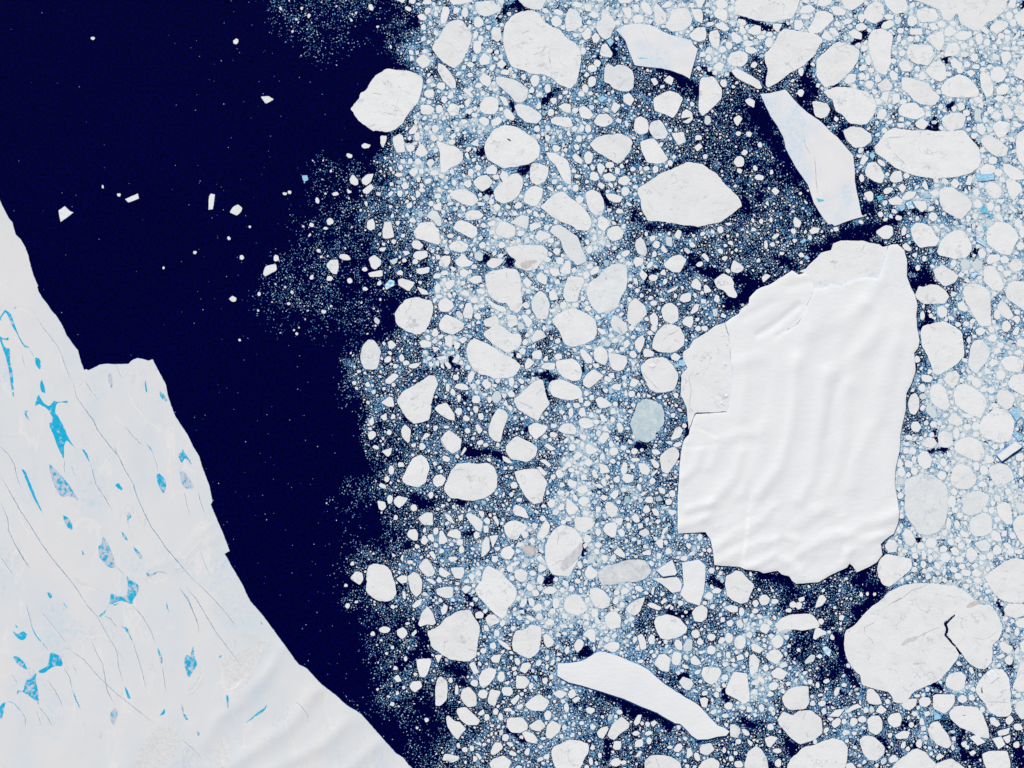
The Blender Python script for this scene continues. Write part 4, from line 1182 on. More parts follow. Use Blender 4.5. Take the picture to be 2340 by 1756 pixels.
P 1320,1130 1380,1080 1395,1120 1360,1150
E 2005,1145,36,48,0
E 1120,900,18,50,0
E 2030,240,46,34,0
E 1840,200,44,26,30
E 1710,620,28,38,-20
E 1410,300,22,34,-30
E 1680,690,26,22,0
E 1065,805,22,28,0
E 2040,770,22,28,0
E 1980,810,30,32,0
E 1845,860,22,36,20
E 825,1188,22,24,0
E 1200,1480,32,28,0
E 1270,1468,24,26,0
P 1300,1420 1350,1400 1365,1445
P 1300,1520 1325,1510 1370,1560 1345,1580
E 1640,1425,34,18,20
E 1665,1515,40,24,20
E 1810,1500,26,40,30
E 1415,1165,28,36,0
E 1500,1110,28,30,0
E 1550,1160,24,36,0
E 1620,1090,42,20,0
E 1735,1060,40,22,-30
E 2190,1070,24,48,0
E 2000,590,22,30,20
E 1465,1245,22,16,0
E 1555,1310,20,32,20
E 625,595,18,24,0
E 440,545,18,16,0
T 1300 1366
P 825,240 850,190 950,160 1060,190 1155,290 1140,340 1050,395 970,410 890,400 850,320 @thumb-smudged oval floe |rounded floe with a grey smudge at its top, above the long iceberg
P 345,200 380,150 450,130 510,200 500,290 410,310 370,280
P 130,365 190,305 255,315 260,440 220,430 170,385
P 330,475 400,435 490,435 495,490 440,535 380,515
E 95,465,42,62,20
P 825,650 870,560 930,545 985,590 975,725 900,710
P 1000,570 1020,520 1095,540 1090,600 1065,665 1005,650
P 1180,600 1220,555 1290,640 1240,660 1190,640
P 1285,740 1310,670 1460,685 1485,730 1440,810 1390,850 1320,820 |rounded floe nearest the left of the tombstone-shaped floe above the long iceberg
P 1070,820 1110,765 1180,795 1215,840 1170,905 1110,880
P 1520,900 1560,810 1600,720 1700,735 1730,740 1745,840 1760,1000 1700,1035 1620,980 1530,940 @tombstone floe |tombstone-shaped floe right of the long iceberg's middle
P 1755,720 1755,570 1800,545 1860,610 1830,720 1775,765 |half-moon shaped floe above the tombstone-shaped floe
E 1662,435,56,72,0
E 1555,395,38,50,0
P 1910,575 1960,510 2040,505 2085,570 2020,655 1940,610
P 1965,730 2030,675 2130,730 2080,800 1990,780
P 1765,460 1800,445 1900,500 1850,545 1780,510
E 2030,425,58,64,0
P 1855,300 1880,255 1940,260 1955,310 1920,355 1865,330
P 2000,270 2060,200 2150,165 2280,155 2370,165 2440,260 2430,290 2280,320 2160,310 2100,355 2040,330
E 1990,860,50,42,0
P 2070,980 2120,900 2180,870 2330,855 2330,950 2340,1020 2300,1085 2150,1095 2090,1050 |oblong floe between the long iceberg's tail and the enormous cracked floe
P 2030,1180 2080,1105 2180,1150 2230,1100 2350,1095 2450,1170 2465,1250 2460,1330 2380,1380 2300,1410 2250,1435 2120,1330 2050,1250 @cracked pebble floe |cracked angular floe right of the long iceberg's pointed tail
P 1565,1250 1590,1230 1660,1260 1665,1320 1640,1370 1570,1350
P 1900,1370 1960,1345 2035,1360 1960,1460 1930,1450
P 1700,1640 1740,1500 1820,1440 1880,1480 1930,1580 1940,1660 1900,1740 1750,1720 |egg-shaped floe on the bottom frame edge right of the long iceberg's tail
P 1270,1470 1290,1430 1380,1410 1420,1480 1340,1535 1280,1515
P 1250,1660 1300,1590 1390,1555 1465,1600 1450,1700 1300,1720 |rounded floe on the bottom frame edge under the long iceberg's tail
P 735,1590 790,1535 920,1530 1000,1550 1080,1600 1100,1680 900,1720 740,1700 @cracked bottom floe |cracked floe with a vertical black crack on the bottom frame edge
P 375,1335 420,1230 515,1155 590,1225 585,1270 500,1320 445,1385 400,1370 @peanut floe |peanut-shaped floe in the dark water under the long iceberg
P 270,1310 310,1265 370,1250 385,1280 330,1375 290,1360
P 630,1210 670,1140 710,1140 690,1220 650,1250
E 208,1098,50,34,10
E 30,935,36,42,0
P 25,990 90,960 115,980 60,1030
E 655,1320,40,26,0
E 685,1415,46,36,-30
E 775,1320,38,22,-20
P 790,1220 830,1190 860,1215 820,1260
E 765,1230,24,28,0
E 1060,1460,36,46,30
P 1140,1560 1150,1470 1180,1460 1210,1520 1160,1565
E 1245,1550,32,40,-20
E 455,1600,54,40,-20
P 640,1550 690,1485 715,1500 670,1550
E 215,1590,22,42,-10
E 530,1605,30,22,0
E 1550,1055,42,38,0
E 1875,1075,30,38,0
E 1408,1110,32,22,-30
P 1830,800 1850,760 1900,800 1895,850
E 1960,1260,34,34,0
E 2025,1490,42,26,10
E 2035,1610,38,42,30
E 1650,1620,44,34,0
E 1580,1565,28,28,0
E 1620,1512,20,24,0
E 1510,1485,18,30,0
E 1650,1400,30,26,0
P 1730,1370 1790,1410 1770,1450 1740,1420
E 1720,1310,46,24,40
P 1110,470 1150,400 1205,410 1190,520 1120,520
E 1065,460,36,54,-20
P 770,400 800,355 835,375 830,455 780,455
P 665,370 710,350 750,430 755,495 700,510 680,430
E 1385,385,40,40,0
E 1235,350,40,46,-40
E 1275,430,32,36,0
E 1385,510,44,44,0
E 1515,780,36,30,0
E 1610,655,34,20,20
E 1515,650,24,24,0
E 1320,930,34,22,-20
E 1130,670,36,20,20
E 1495,215,26,28,0
E 780,1390,30,34,0
E 980,1455,32,16,0
E 2140,470,20,22,0
E 700,620,30,18,0
E 250,145,36,40,0
E 510,540,24,20,0
E 640,410,22,36,20
P 640,500 680,450 690,520
T 1820 1366
P 460,480 480,330 560,280 640,190 720,90 790,50 870,-30 950,-80 1050,-130 1200,-140 1400,-130 1550,-110 1670,-50 1760,70 1900,80 1960,180 2010,290 1970,400 1900,470 1905,620 1840,700 1760,690 1680,640 1640,590 1605,545 1560,470 1508,425 1462,365 1478,310 1462,255 1545,172 1535,163 1428,243 1450,310 1436,370 1486,432 1536,478 1583,552 1570,590 1520,660 1450,740 1400,800 1250,870 1150,910 1090,980 1050,1020 950,1020 920,950 880,910 780,900 640,850 620,760 550,690 490,600 @enormous cracked floe |enormous pale floe with grey smudges and a dark zigzag crack along its right side
P 1450,790 1490,740 1600,715 1650,770 1630,880 1570,915 1500,890 1450,860
P 1325,940 1540,940 1545,1010 1500,1080 1440,1130 1330,1080 |four-sided smooth floe below the enormous cracked floe
P 1740,900 1780,800 1850,720 1900,690 2000,700 2070,770 2080,900 2080,1020 2100,1100 2060,1150 1960,1165 1870,1110 1830,1020 1760,950 @floe carrying a raised block |tall floe with a raised diamond-like white block near its top, lower right
P 1480,1120 1540,1050 1650,1050 1760,1070 1820,1140 1850,1250 1885,1370 1800,1370 1720,1320 1600,1260 1500,1190 @dark-nicked wedge floe |long wedge floe with two tiny dark nicks, lower right corner area
P 1275,1290 1310,1220 1380,1200 1420,1260 1480,1340 1510,1430 1470,1470 1370,1430 1300,1360
P 685,1190 730,1150 800,1145 840,1200 830,1290 780,1340 700,1300
P 885,1180 920,1130 1000,1120 1025,1170 1010,1250 950,1265 900,1230
P 680,980 690,890 740,890 800,950 835,1030 760,1045 700,1030
P 765,1110 820,1045 880,1090 830,1135
P 1020,1040 1080,990 1175,980 1160,1050 1100,1100 1040,1075
P 1185,1000 1220,965 1290,970 1310,1020 1260,1070 1200,1050
P 610,1390 650,1345 750,1350 860,1450 855,1520 780,1590 700,1580 650,1520 |large rounded floe near the bottom between the capped slab and the frame's corner
P 955,1340 1040,1290 1105,1310 1080,1370 980,1375
P 0,1520 60,1460 180,1430 350,1370 440,1390 500,1440 500,1560 470,1660 430,1740 50,1740 -60,1700 -100,1660 -50,1560 @flat bottom slab floe |broad slab floe lying on the bottom frame edge
P 920,1660 1010,1570 1150,1465 1260,1500 1320,1580 1360,1620 1500,1565 1600,1620 1680,1700 1500,1760 1000,1760 @jagged bottom floe |floe with a jagged notch on top at the bottom frame edge, right half
P 1800,1520 1880,1490 2050,1490 2080,1600 2080,1700 1870,1720 1820,1600 |squarish floe in the bottom right corner beside dark water
P 2100,880 2140,760 2180,630 2230,620 2300,700 2300,900 2180,920 |floe cut by the right frame edge beside the floe with a raised block
P 2120,1090 2150,1020 2230,990 2260,1170 2180,1185
P 1880,1170 1920,1160 1985,1230 1950,1260 1890,1230
P 2030,1180 2080,1140 2115,1190 2070,1240 2035,1220
P 1970,440 2010,430 2110,490 2060,550 1990,510
E 2065,610,40,46,0
P 2125,250 2160,210 2230,190 2240,300 2160,290
P 2170,440 2230,400 2230,560 2180,510
P 350,1200 400,1170 435,1190 420,1240 370,1270 340,1240
E 555,1210,40,46,30
E 640,1185,40,36,0
E 465,1205,28,30,0
E 330,1180,30,20,20
P 475,1110 530,1060 590,1030 645,1065 560,1090 500,1120
P 360,920 390,870 425,870 410,940 375,965
P 80,620 140,550 185,560 170,620 90,650
P 160,400 180,310 210,290 290,330 290,360 220,380 180,410 |small boot-like floe in the dark water left of the enormous cracked floe
E 103,283,38,62,10
E 240,230,30,28,0
P 1950,1300 2080,1260 2060,1330 1960,1345
P 2000,1360 2080,1330 2080,1400 2050,1420
E 2155,1260,44,36,0
P 1930,580 2000,540 2030,570 1980,600
E 940,1570,50,36,-10
E 845,1590,26,36,30
P 1680,1510 1720,1480 1750,1510 1700,1540
P 1350,1560 1390,1510 1440,1545 1370,1580
E 1195,1420,30,44,0
E 1040,1430,24,40,20
E 1615,985,50,36,0
E 1150,1130,34,26,20
E 1220,1210,26,38,0
E 1115,1235,26,32,0
E 1630,1425,28,32,0
E 1660,1455,20,22,0
E 675,1095,26,30,0
E 730,1085,26,34,0
E 885,1010,26,26,0
E 525,1650,50,46,0
E 910,1340,20,30,20
E 20,510,20,20,0
E 290,815,34,24,-10
E 205,850,20,28,0
E 465,850,26,22,0
E 250,1030,36,30,0
E 2040,375,38,26,20
E 2145,330,28,40,0
E 2140,1430,30,34,0
E 1810,1090,26,28,0
E 2155,950,30,26,0
E 2060,310,24,30,0
P 480,1650 500,1615 560,1620 570,1680
E 180,1400,22,24,0
E 290,1290,20,34,30
E 135,820,26,26,0
E 1310,1520,22,20,0
E 1520,1305,30,18,0
E 1175,955,30,18,0
T 1820 1366
"""
BERGS = """
T 1300 0 4.254
B 22 pale 455,290 550,240 690,232 800,250 900,300 980,340 1080,365 1190,395 1210,440 1252,480 1220,600 1190,700 1172,768 1100,725 1000,690 900,665 780,655 640,635 600,540 550,400 510,350 @shorter pale berg |shorter pale tabular iceberg with faint blue streaks near the top of the pack
B 24 pale 1860,915 1950,910 2105,872 2160,940 2212,1000 2322,1100 2382,1140 2452,1190 2542,1280 2612,1340 2682,1420 2762,1510 2777,1665 2780,1765 2790,1840 2815,1950 2845,2090 2874,2105 2774,2130 2684,2160 2582,2200 2557,2180 2522,2185 2452,2095 2382,1975 2342,1855 2322,1795 2272,1725 2212,1640 2180,1580 2110,1450 2085,1340 2030,1230 1965,1140 1920,1050 @long pale berg |long tapering pale tabular iceberg with light blue patches above the giant iceberg
B 14 blue 365,395 410,370 440,410 400,455 |small bright blue ice block under the left tip of the shorter pale iceberg
B 12 blue 280,960 330,930 365,960 320,1000 |small pale blue ice block between the split grey floe and the almond-shaped floe
T 780 1366 4.254
B 40 white 2105,640 2212,635 2272,627 2352,610 2422,570 2462,540 2522,522 2622,545 2712,575 2812,620 2912,660 2982,700 3072,780 3142,840 3272,925 3342,970 3402,1000 3472,1045 3522,1100 3592,1175 3662,1245 3722,1265 3772,1300 3742,1340 3652,1350 3562,1375 3462,1378 3402,1340 3362,1290 3292,1225 3242,1220 3172,1180 3072,1120 2972,1080 2852,1030 2752,985 2612,940 2492,900 2342,855 2212,825 2098,760 @long smooth iceberg |long smooth white boat-shaped iceberg lying diagonally near the bottom of the picture
T 1300 1025 4.254
B 42 white 845,1185 1005,1080 1050,1210 1030,1232 915,1245 @triangular berg |small bright triangular iceberg with a blue shaded lower edge under the giant iceberg
B 12 white 1100,1110 1265,1080 1330,1140 1325,1260 1310,1400 1270,1530 1150,1490 1080,1420 1115,1330 @upright slab berg |upright slab-shaped bright iceberg beside the triangular one, rough at its lower end
T 1820 683 4.254
B 55 white 1945,1520 2130,1385 2190,1440 1995,1580 @white bar berg |bright white bar-shaped iceberg with a blue shaded edge near the right frame edge
B 20 blue 2080,1110 2130,1065 2180,1150 2140,1190 |striped blue ice block at the right edge, upper one of two above the white bar
B 20 blue 2100,1320 2145,1295 2195,1370 2160,1385 |plain steel-blue ice block touching the upper end of the white bar iceberg
T 1820 342 4.254
B 16 blue 1740,245 1925,235 1920,295 1760,310 @flat blue bar |long flat pale-blue bar of ice with dark blue lower edge under the huge oval floe
B 16 ice 1745,895 1780,865 1840,905 1835,950 1790,920 |pale blue arrow-like ice block touching the large round floe, lowest of its line
B 14 cyan 1790,590 1815,545 1850,570 1850,620 1810,625 |bright turquoise ice block, topmost of the line of turquoise blocks on the right
B 10 cyan 1875,640 1900,625 1910,660 1890,685 |tiny turquoise ice block just right of and below the topmost turquoise block
B 10 cyan 1815,760 1840,740 1850,780 1830,795 |tiny turquoise ice block above the pale blue arrow-like block
B 18 ice 1700,1205 1730,1190 1770,1215 1720,1255 |small glaring white and blue ice block between rounded floes right of the giant iceberg
B 12 cyan 775,455 820,450 845,480 800,500 |small cyan ice block beside the lower right corner of the long pale iceberg
B 14 blue 990,560 1040,535 1060,570 1020,600 |sky-blue ice block in the dark lead above the giant iceberg's tip, left of two
B 14 ice 1060,520 1110,500 1150,570 1090,580 |white-topped blue ice block in the dark lead, right one of two touching
B 8 blue 1230,440 1270,430 1300,470 1250,475 |faint blue ice block left of the rough pentagonal floe
B 12 blue 710,55 740,20 765,60 740,105 |light blue ice block at the ridged left end of the huge oval floe
B 10 blue 1290,970 1310,955 1325,990 1305,1010 |tiny light blue ice block below the cracked round floe, upper of two
B 10 ice 1310,1075 1335,1060 1355,1085 1330,1100 |tiny light blue ice block below the cracked round floe, lower of two
B 12 blue 30,900 80,865 100,885 60,915 |tiny sky-blue ice block in dark water left of the giant iceberg's northern sea ice
B 10 blue 70,1045 95,1030 130,1055 100,1075 |tiny pale blue ice block in dark water nearest the giant iceberg's northern sea ice
T 780 342 4.254
B 22 ice 420,1320 470,1265 515,1280 515,1320 435,1365 @cyan-edged block |blue and white ice block near the open water below the small bar-shaped floe
T 1300 683 4.254
B 16 blue 1065,605 1110,590 1135,640 1115,660 1065,650 |light blue ice block wedged against the giant iceberg's western sea ice
B 12 ice 380,160 400,140 415,190 390,205 |tiny blue-white ice block under the greyish thumb-print floe
T 1820 1366 4.254
B 20 ice 250,490 290,470 340,510 320,575 280,550 |rounded white and sky-blue ice block in the dark lead left of the enormous cracked floe
B 16 blue 1340,1110 1405,1140 1400,1180 1340,1190 |sky-blue ice block below the four-sided smooth floe, lower right
B 20 white 1680,1355 1760,1335 1840,1405 1760,1440 |pale grey lozenge-shaped iceberg under the dark-nicked wedge floe
B 14 white 1900,1370 1990,1350 2030,1430 1965,1475 |pale square iceberg right of the lozenge-shaped one in the bottom right corner area
B 24 white 310,1155 380,1090 470,1085 410,1160 |small white rhombus iceberg with thin blue edge left of and below the enormous floe
T 780 1366 4.254
B 8 ice 1850,758 1905,760 1900,820 |tiny shiny triangular ice block above the blunt left tip of the long smooth iceberg
T 0 400 3.32
B 14 white 445,270 492,237 530,275 557,288 500,330 460,357 448,300 @kite-shaped open-water berg |kite-shaped white iceberg alone in open water nearest the ice shelf
B 16 white 950,185 1045,143 1053,180 975,210 |slanted white oblong iceberg in open water right of the kite-shaped one
B 16 white 1587,160 1600,142 1630,150 1615,260 1582,265 |upright white bar iceberg in open water between the slanted oblong and a lumpy floe
P 1745,280 1765,245 1805,225 1838,250 1830,280 1795,308 1750,290 |lumpy white floe in open water just right of the upright white bar iceberg
P 1735,940 1765,915 1795,935 1790,960 1760,965 |small rounded floe in open water at the left end of a thin scatter of brash
E 779,90,9,16,-20 |tiny white floe in open water above the slanted oblong iceberg, upper left one
E 901,152,13,13,0 |tiny round floe in open water touching near the slanted oblong iceberg's left end
E 1737,482,12,15,-20
E 1480,589,15,12,0 |tiny squarish floe alone in open water right of the step in the ice shelf front
E 1835,625,18,17,0
E 1818,1253,11,11,0
E 1241,706,9,10,0
E 1966,903,14,16,20
E 1897,394,10,8,20
T 380 0 4.254
P 648,395 675,376 700,388 700,415 680,434 655,425 |small round floe alone in open water, upper of two near the top
P 917,940 990,935 1052,970 965,1014 |small wedge-shaped floe alone in open water left of the large hexagonal floe
E 1388,156,16,24,20
E 1316,82,14,16,0
E 2055,262,18,12,0
E 1228,307,12,12,0
T 0 0 4.254
E 900,375,20,18,0 |tiny round floe alone in open water near the top left corner
T 480 380 3.021
P 365,740 385,690 455,675 463,720 380,762 |brick-like white floe in open water with a smaller floe touching its top
E 455,638,18,24,0 |small upright floe touching the top of the brick-like floe in open water
E 219,630,16,16,0
P 800,685 830,650 885,645 890,700 875,750 840,740 |square-topped wedge floe leading the ice tongue that reaches into open water
E 930,630,40,20,10 |small oblong floe just above the square-topped wedge floe of the ice tongue
E 828,382,26,24,0
E 867,193,24,16,-10
E 740,236,13,24,-10
E 700,407,18,14,0
E 825,778,22,20,0
E 798,430,17,12,0
B 10 blue 635,65 670,65 678,95 655,108 640,95 |tiny light blue ice block floating alone off the pack's left edge
E 550,180,14,12,20
E 516,190,15,10,0
E 965,790,16,20,-20
E 702,768,13,18,20
"""
PONDS = """
T 0 640 7.373
P 5 0,630 90,495 110,515 150,535 185,575 215,655 260,770 300,885 345,1000 400,1080 440,1110 480,1120 495,1155 430,1140 385,1095 335,1010 290,900 220,810 180,720 155,640 120,570 90,545 40,610 0,645
P 5 -20,930 40,980 75,990 110,975 145,965 150,1010 130,1030 90,1010 35,1010 60,1090 110,1150 175,1150 170,1270 165,1340 190,1450 210,1560 230,1680 225,1760 240,1860 200,1860 170,1640 140,1480 110,1330 80,1240 40,1130 0,1020
P 5 590,1300 680,1330 690,1490 665,1510 610,1440 595,1380
P 3 235,490 290,425 260,485
P 8 0,610 30,640 30,690 0,680
T 0 850 3.32
P 0 305,90 318,55 330,90 350,165 312,150
P 3 265,265 280,200 295,170 315,215 355,255 375,260 395,240 405,215 430,230 470,225 515,215 515,245 470,230 430,240 415,300 455,360 490,430 525,510 560,560 580,590 550,560 500,515 485,570 490,660 470,640 440,570 410,490 370,395 390,385 400,350 370,290 335,265 290,250
P 9 370,690 400,720 470,790 520,850 560,910 600,980 560,950 510,940 490,955 455,935 430,900 400,830 380,760
P 3 160,730 190,750 235,850 280,970 345,1110 320,1070 260,970 215,860
P 0 620,580 650,600 690,695 660,660
P 6 475,1085 520,1105 550,1150 555,1190 540,1200 510,1180 490,1140
P 6 870,865 900,840 930,880 925,905
P 6 1185,800 1200,760 1250,810 1265,850 1245,930 1215,890
P 5 1355,640 1365,615 1380,620 1385,580 1410,630 1455,680 1450,710 1430,670 1400,650 1380,700 1365,670
P 10 1360,760 1385,745 1440,810 1480,885 1400,885 1375,830
P 8 1210,140 1250,180 1275,220 1250,225 1215,185
P 1 1098,90 1105,45 1120,155 1108,155
P 3 1105,545 1140,570 1180,650 1150,600
P 9 745,1320 775,1310 780,1235 815,1290 850,1370 885,1480 845,1490 800,1465 750,1400
P 6 920,1205 960,1250 970,1285 935,1255
P 9 1005,1310 1050,1360 1085,1400 1070,1430 1025,1370
P 0 95,150 105,155 108,190 98,185
P 7 180,290 215,300 200,315 230,370 200,360
P 10 820,20 845,0 858,90 850,130 830,90
P 8 960,1100 985,1060 1000,1110 970,1120 990,1215
T 0 1240 3.95
P 7 1140,295 1180,340 1250,380 1255,440 1200,520 1195,560 1130,535 1080,540 1040,575 990,550 960,590 950,640 905,680 895,655 950,620 990,555 1000,460 1050,480 1120,490 1150,460 1155,380
P 5 450,985 550,1020 570,1120 500,1115 445,1150 395,1185 335,1165 440,1110
P 7 150,1380 160,1330 210,1345 230,1250 280,1220 335,1170 320,1240 345,1340 355,1475 320,1430 260,1380 190,1340
P 7 115,1030 160,1025 220,1080 260,1150 200,1130 140,1080
P 4 110,790 160,830 210,800 250,830 230,870 200,885 150,860
P 3 425,450 465,460 475,495 455,510 430,480
P 5 1085,750 1150,770 1175,830 1200,900 1160,830 1130,780
P 8 1660,1060 1690,1010 1720,1030 1745,920 1755,1040 1785,1090 1760,1140 1700,1230 1680,1160
P 5 0,1450 120,1430 210,1545 110,1440 50,1440 40,1500 20,1590 0,1590
P 1 1435,1565 1460,1540 1490,1495 1490,1550
P 4 1120,1290 1150,1330 1185,1420 1150,1400
P 7 1420,940 1450,990 1470,1060 1460,1110 1435,1020
P 9 990,1550 1040,1480 1065,1540 1040,1640 1015,1650
P 4 270,690 300,790 380,905 340,870 300,810
P 2 650,1310 690,1410 740,1530 670,1400
P 5 1650,1540 1690,1565 1700,1610 1665,1590
P 9 1975,1030 2010,1010 1990,1045
P 6 570,540 600,570 620,600 585,575
P 5 1500,530 1520,590 1530,640 1505,590
P 4 740,65 765,110 745,115
P 5 140,735 165,765 145,775
P 9 1320,265 1340,320 1400,285 1440,265 1530,290 1440,250 1360,290
T 400 1336 3.95
P 5 635,1258 680,1210 750,1150 810,1110 830,1070 820,1130 760,1170 690,1215
P 3 462,990 485,1010 483,1120 470,1110
P 6 200,1310 225,1340 215,1370 200,1350
P 3 770,330 795,370 780,360
F 0.9 100,20 200,140 270,260 370,430 500,600 600,730
T 400 1336 3.95
F 0.7 220,0 330,110 430,220 560,380
F 0.8 40,30 120,150 180,290 210,330
F 0.5 1060,1030 1150,1110 1205,1190 1190,1240
F 0.6 60,1400 150,1470 250,1580
F 0.8 60,1080 75,1170
T 0 850 3.32
F 1.1 510,0 560,100 580,190 650,290 710,370 740,440 830,560 900,640 940,730 1010,850 1040,950 1100,1080 1150,1180 1210,1260 1270,1350 1350,1440 1450,1560 1560,1660
F 1.1 0,780 80,920 160,1060 240,1180 320,1310 400,1420 500,1540 600,1660
F 0.9 0,565 60,620 110,700 130,800 160,880
F 0.8 0,980 60,1110 65,1200 120,1320 220,1490
F 0.9 690,700 730,860 800,960 850,1050
F 0.7 950,420 1020,500 1080,560
F 0.6 490,670 487,770
F 0.6 540,710 575,790
F 0.6 1160,620 1190,700 1200,760
F 0.8 1505,910 1520,980 1540,1040 1560,1080
F 0.6 885,1480 940,1535
F 0.6 1400,910 1415,1000 1440,1090
F 0.7 0,1400 50,1470 95,1530
F 0.6 640,60 690,140 750,220
F 0.6 870,570 890,620
F 0.5 1520,1360 1550,1450 1590,1540
T 0 640 7.373
F 0.7 620,640 720,790 850,960 980,1130 1040,1270 1100,1450 1190,1660
F 0.5 495,1160 590,1310
F 0.5 365,1240 400,1380 430,1480
F 0.5 1960,1410 2000,1540 2060,1660
T 0 1240 3.95
F 0.9 130,0 200,120 270,230
F 0.9 235,560 265,660 290,760
F 0.9 385,905 440,970
F 0.9 1200,570 1290,670 1360,790 1410,920
F 0.8 1195,880 1220,960 1280,1150 1310,1280 1325,1340
F 0.9 1620,410 1700,510 1760,660 1790,750 1795,820
F 0.8 820,870 880,1010 930,1100 950,1220 970,1340 1040,1470
F 0.8 940,660 1000,690 1060,770
F 0.8 430,1240 500,1340 550,1430 570,1490
F 0.9 570,1120 630,1220 650,1320
F 0.8 350,1480 420,1560 480,1660
F 0.7 200,1530 230,1580 230,1660
F 0.7 1465,1110 1480,1220 1500,1350
F 0.6 330,1520 380,1660
F 0.7 590,940 760,1060 900,1220 1060,1370 1200,1480 1400,1640
F 0.7 600,300 700,430 780,560 880,670 960,820 1060,980 1120,1060
F 0.6 370,620 470,740 590,900
F 0.6 110,1190 160,1270
F 0.7 1020,920 1060,1000 1070,1120 1110,1250
F 0.6 1640,1460 1660,1540
F 0.6 660,1100 700,1190

T 0 1240 3.95
G 1310,330 1400,370 1500,330 1560,300
G 560,1000 620,970 700,990
G 740,900 770,850 830,860 880,840 950,850 1000,900
G 730,400 860,430 900,460
G 1010,560 1100,530 1190,570
G 400,1180 480,1130 570,1130 610,1180
G 60,1470 100,1460 150,1500
G 1560,230 1650,220 1700,130 1780,90
G 1580,270 1670,240 1730,160 1840,60
G 1660,1380 1760,1320 1830,1200 1840,1120 1800,1100
G 1990,1050 2000,1180 2030,1330 2130,1310 2200,1190
T 0 850 3.32
G 0,460 80,480 130,470 200,430
G 240,280 300,250 350,290 380,350
G 420,300 450,250 540,240
G 600,130 640,100 700,130 730,200
G 870,320 900,370 950,420
G 970,150 1010,250 1080,330 1110,380 1190,420 1240,490
G 1400,1300 1500,1200 1640,1130
G 1330,1330 1400,1420 1500,1300 1650,1170
G 140,1080 180,1160 230,1240
T 0 640 7.373
G 280,500 380,500 480,560 550,640
G 160,1000 260,960 330,1100
"""
DETAIL = """
T 1820 1366 4.254
S smudge 1010,465 1070,400 1130,380 1195,370 1160,420 1080,440 1040,470
S smudge 1120,650 1165,625 1240,640 1180,655
S brown 1640,90 1700,40 1810,15 1790,50 1720,90 1660,105
C 890,80 950,40 1020,0
C 660,350 660,290 740,250 780,210
C 680,370 730,410 755,465
C 1150,400 1300,320 1400,290
S dark 1795,870 1808,880 1808,930 1797,935
C 1850,1015 1950,1015 2070,1020
C 60,1190 90,1120
C 95,1310 110,1360
S dark 1610,1145 1655,1138 1645,1150
C 1280,1290 1350,1420
K 1855,760 1890,700 1975,770 1890,835
T 1820 1025 4.254
C 900,1520 1040,1450 1120,1380 1220,1350 1310,1290
T 780 0 4.254
C 300,910 360,915 395,925
C 545,835 580,860
C 480,1020 550,1050
C 440,1105 540,1120
C 610,890 680,915
S dark 1600,1345 1640,1355 1655,1375 1630,1370
C 1490,1465 1525,1490
C 1975,640 2010,680
C 1860,540 1960,500 1990,430
C 1750,330 1830,300
S smudge 945,680 975,680 975,700 950,700
S smudge 1295,430 1320,415 1320,450 1300,455
T 780 683 4.254
C 680,10 675,60 660,80
S smudge 650,245 720,235 770,255 720,280 660,270
C 240,560 290,580 310,540
S smudge 660,975 720,945 760,935 720,975 680,990
S brown 425,1000 440,985 460,1010 450,1040
S brown 965,1350 985,1390 1030,1470 1015,1465 975,1410
C 700,1090 760,1050
C 1720,1000 1860,1060
T 780 1025 4.254
S smudge 1210,285 1225,270 1258,265 1250,278 1230,292
C 1090,205 1210,207
C 800,180 775,250
S smudge 2130,1150 2160,1080 2230,1020 2290,960 2340,900 2345,1000 2310,1060 2260,1120 2190,1180 2150,1200
S brown 1770,980 1810,950 1870,970 1875,1020 1840,1045 1800,1020
C 1570,1370 1610,1420
C 2100,940 2115,830
T 780 1366 4.254
S smudge 1125,415 1190,425 1235,450 1180,442
C 1520,960 1500,1010
C 1230,500 1310,520
T 1300 683 4.254
S brown 470,260 510,300 530,345 500,330 475,290
C 910,410 970,350 1050,320 1075,290
C 700,700 790,800 880,890
K 778,652 805,634 842,655 810,676
S brown 610,790 635,790 630,810
C 960,1550 985,1600
T 1300 342 4.254
S brown 345,1255 360,1235 375,1260 362,1280
T 780 342 4.254
S brown 1730,1110 1800,1080 1900,1070 1910,1095 1850,1120 1820,1160 1760,1165
C 1600,1190 1610,1250
C 1690,1290 1735,1300
C 1410,1210 1490,1205
T 1300 0 4.254
S brown 890,155 915,165 930,200 905,190
S brown 375,1180 395,1165 390,1210
C 420,1480 460,1510 440,1540
T 1300 1366 4.254
S smudge 980,225 1030,205 1060,235 1000,235
S smudge 2050,325 2130,300 2170,315 2110,348 2070,345
C 840,1555 860,1600 880,1650
T 1820 0 4.254
C 1475,850 1495,800
C 1840,20 1850,60
S smudge 1535,125 1555,150 1560,185 1540,165
S smudge 1250,1300 1320,1300 1290,1315
S smudge 1580,1380 1630,1385 1620,1395
C 1215,605 1265,575
C 940,1490 1040,1580 1070,1610
C 820,1400 900,1340 1050,1330
"""
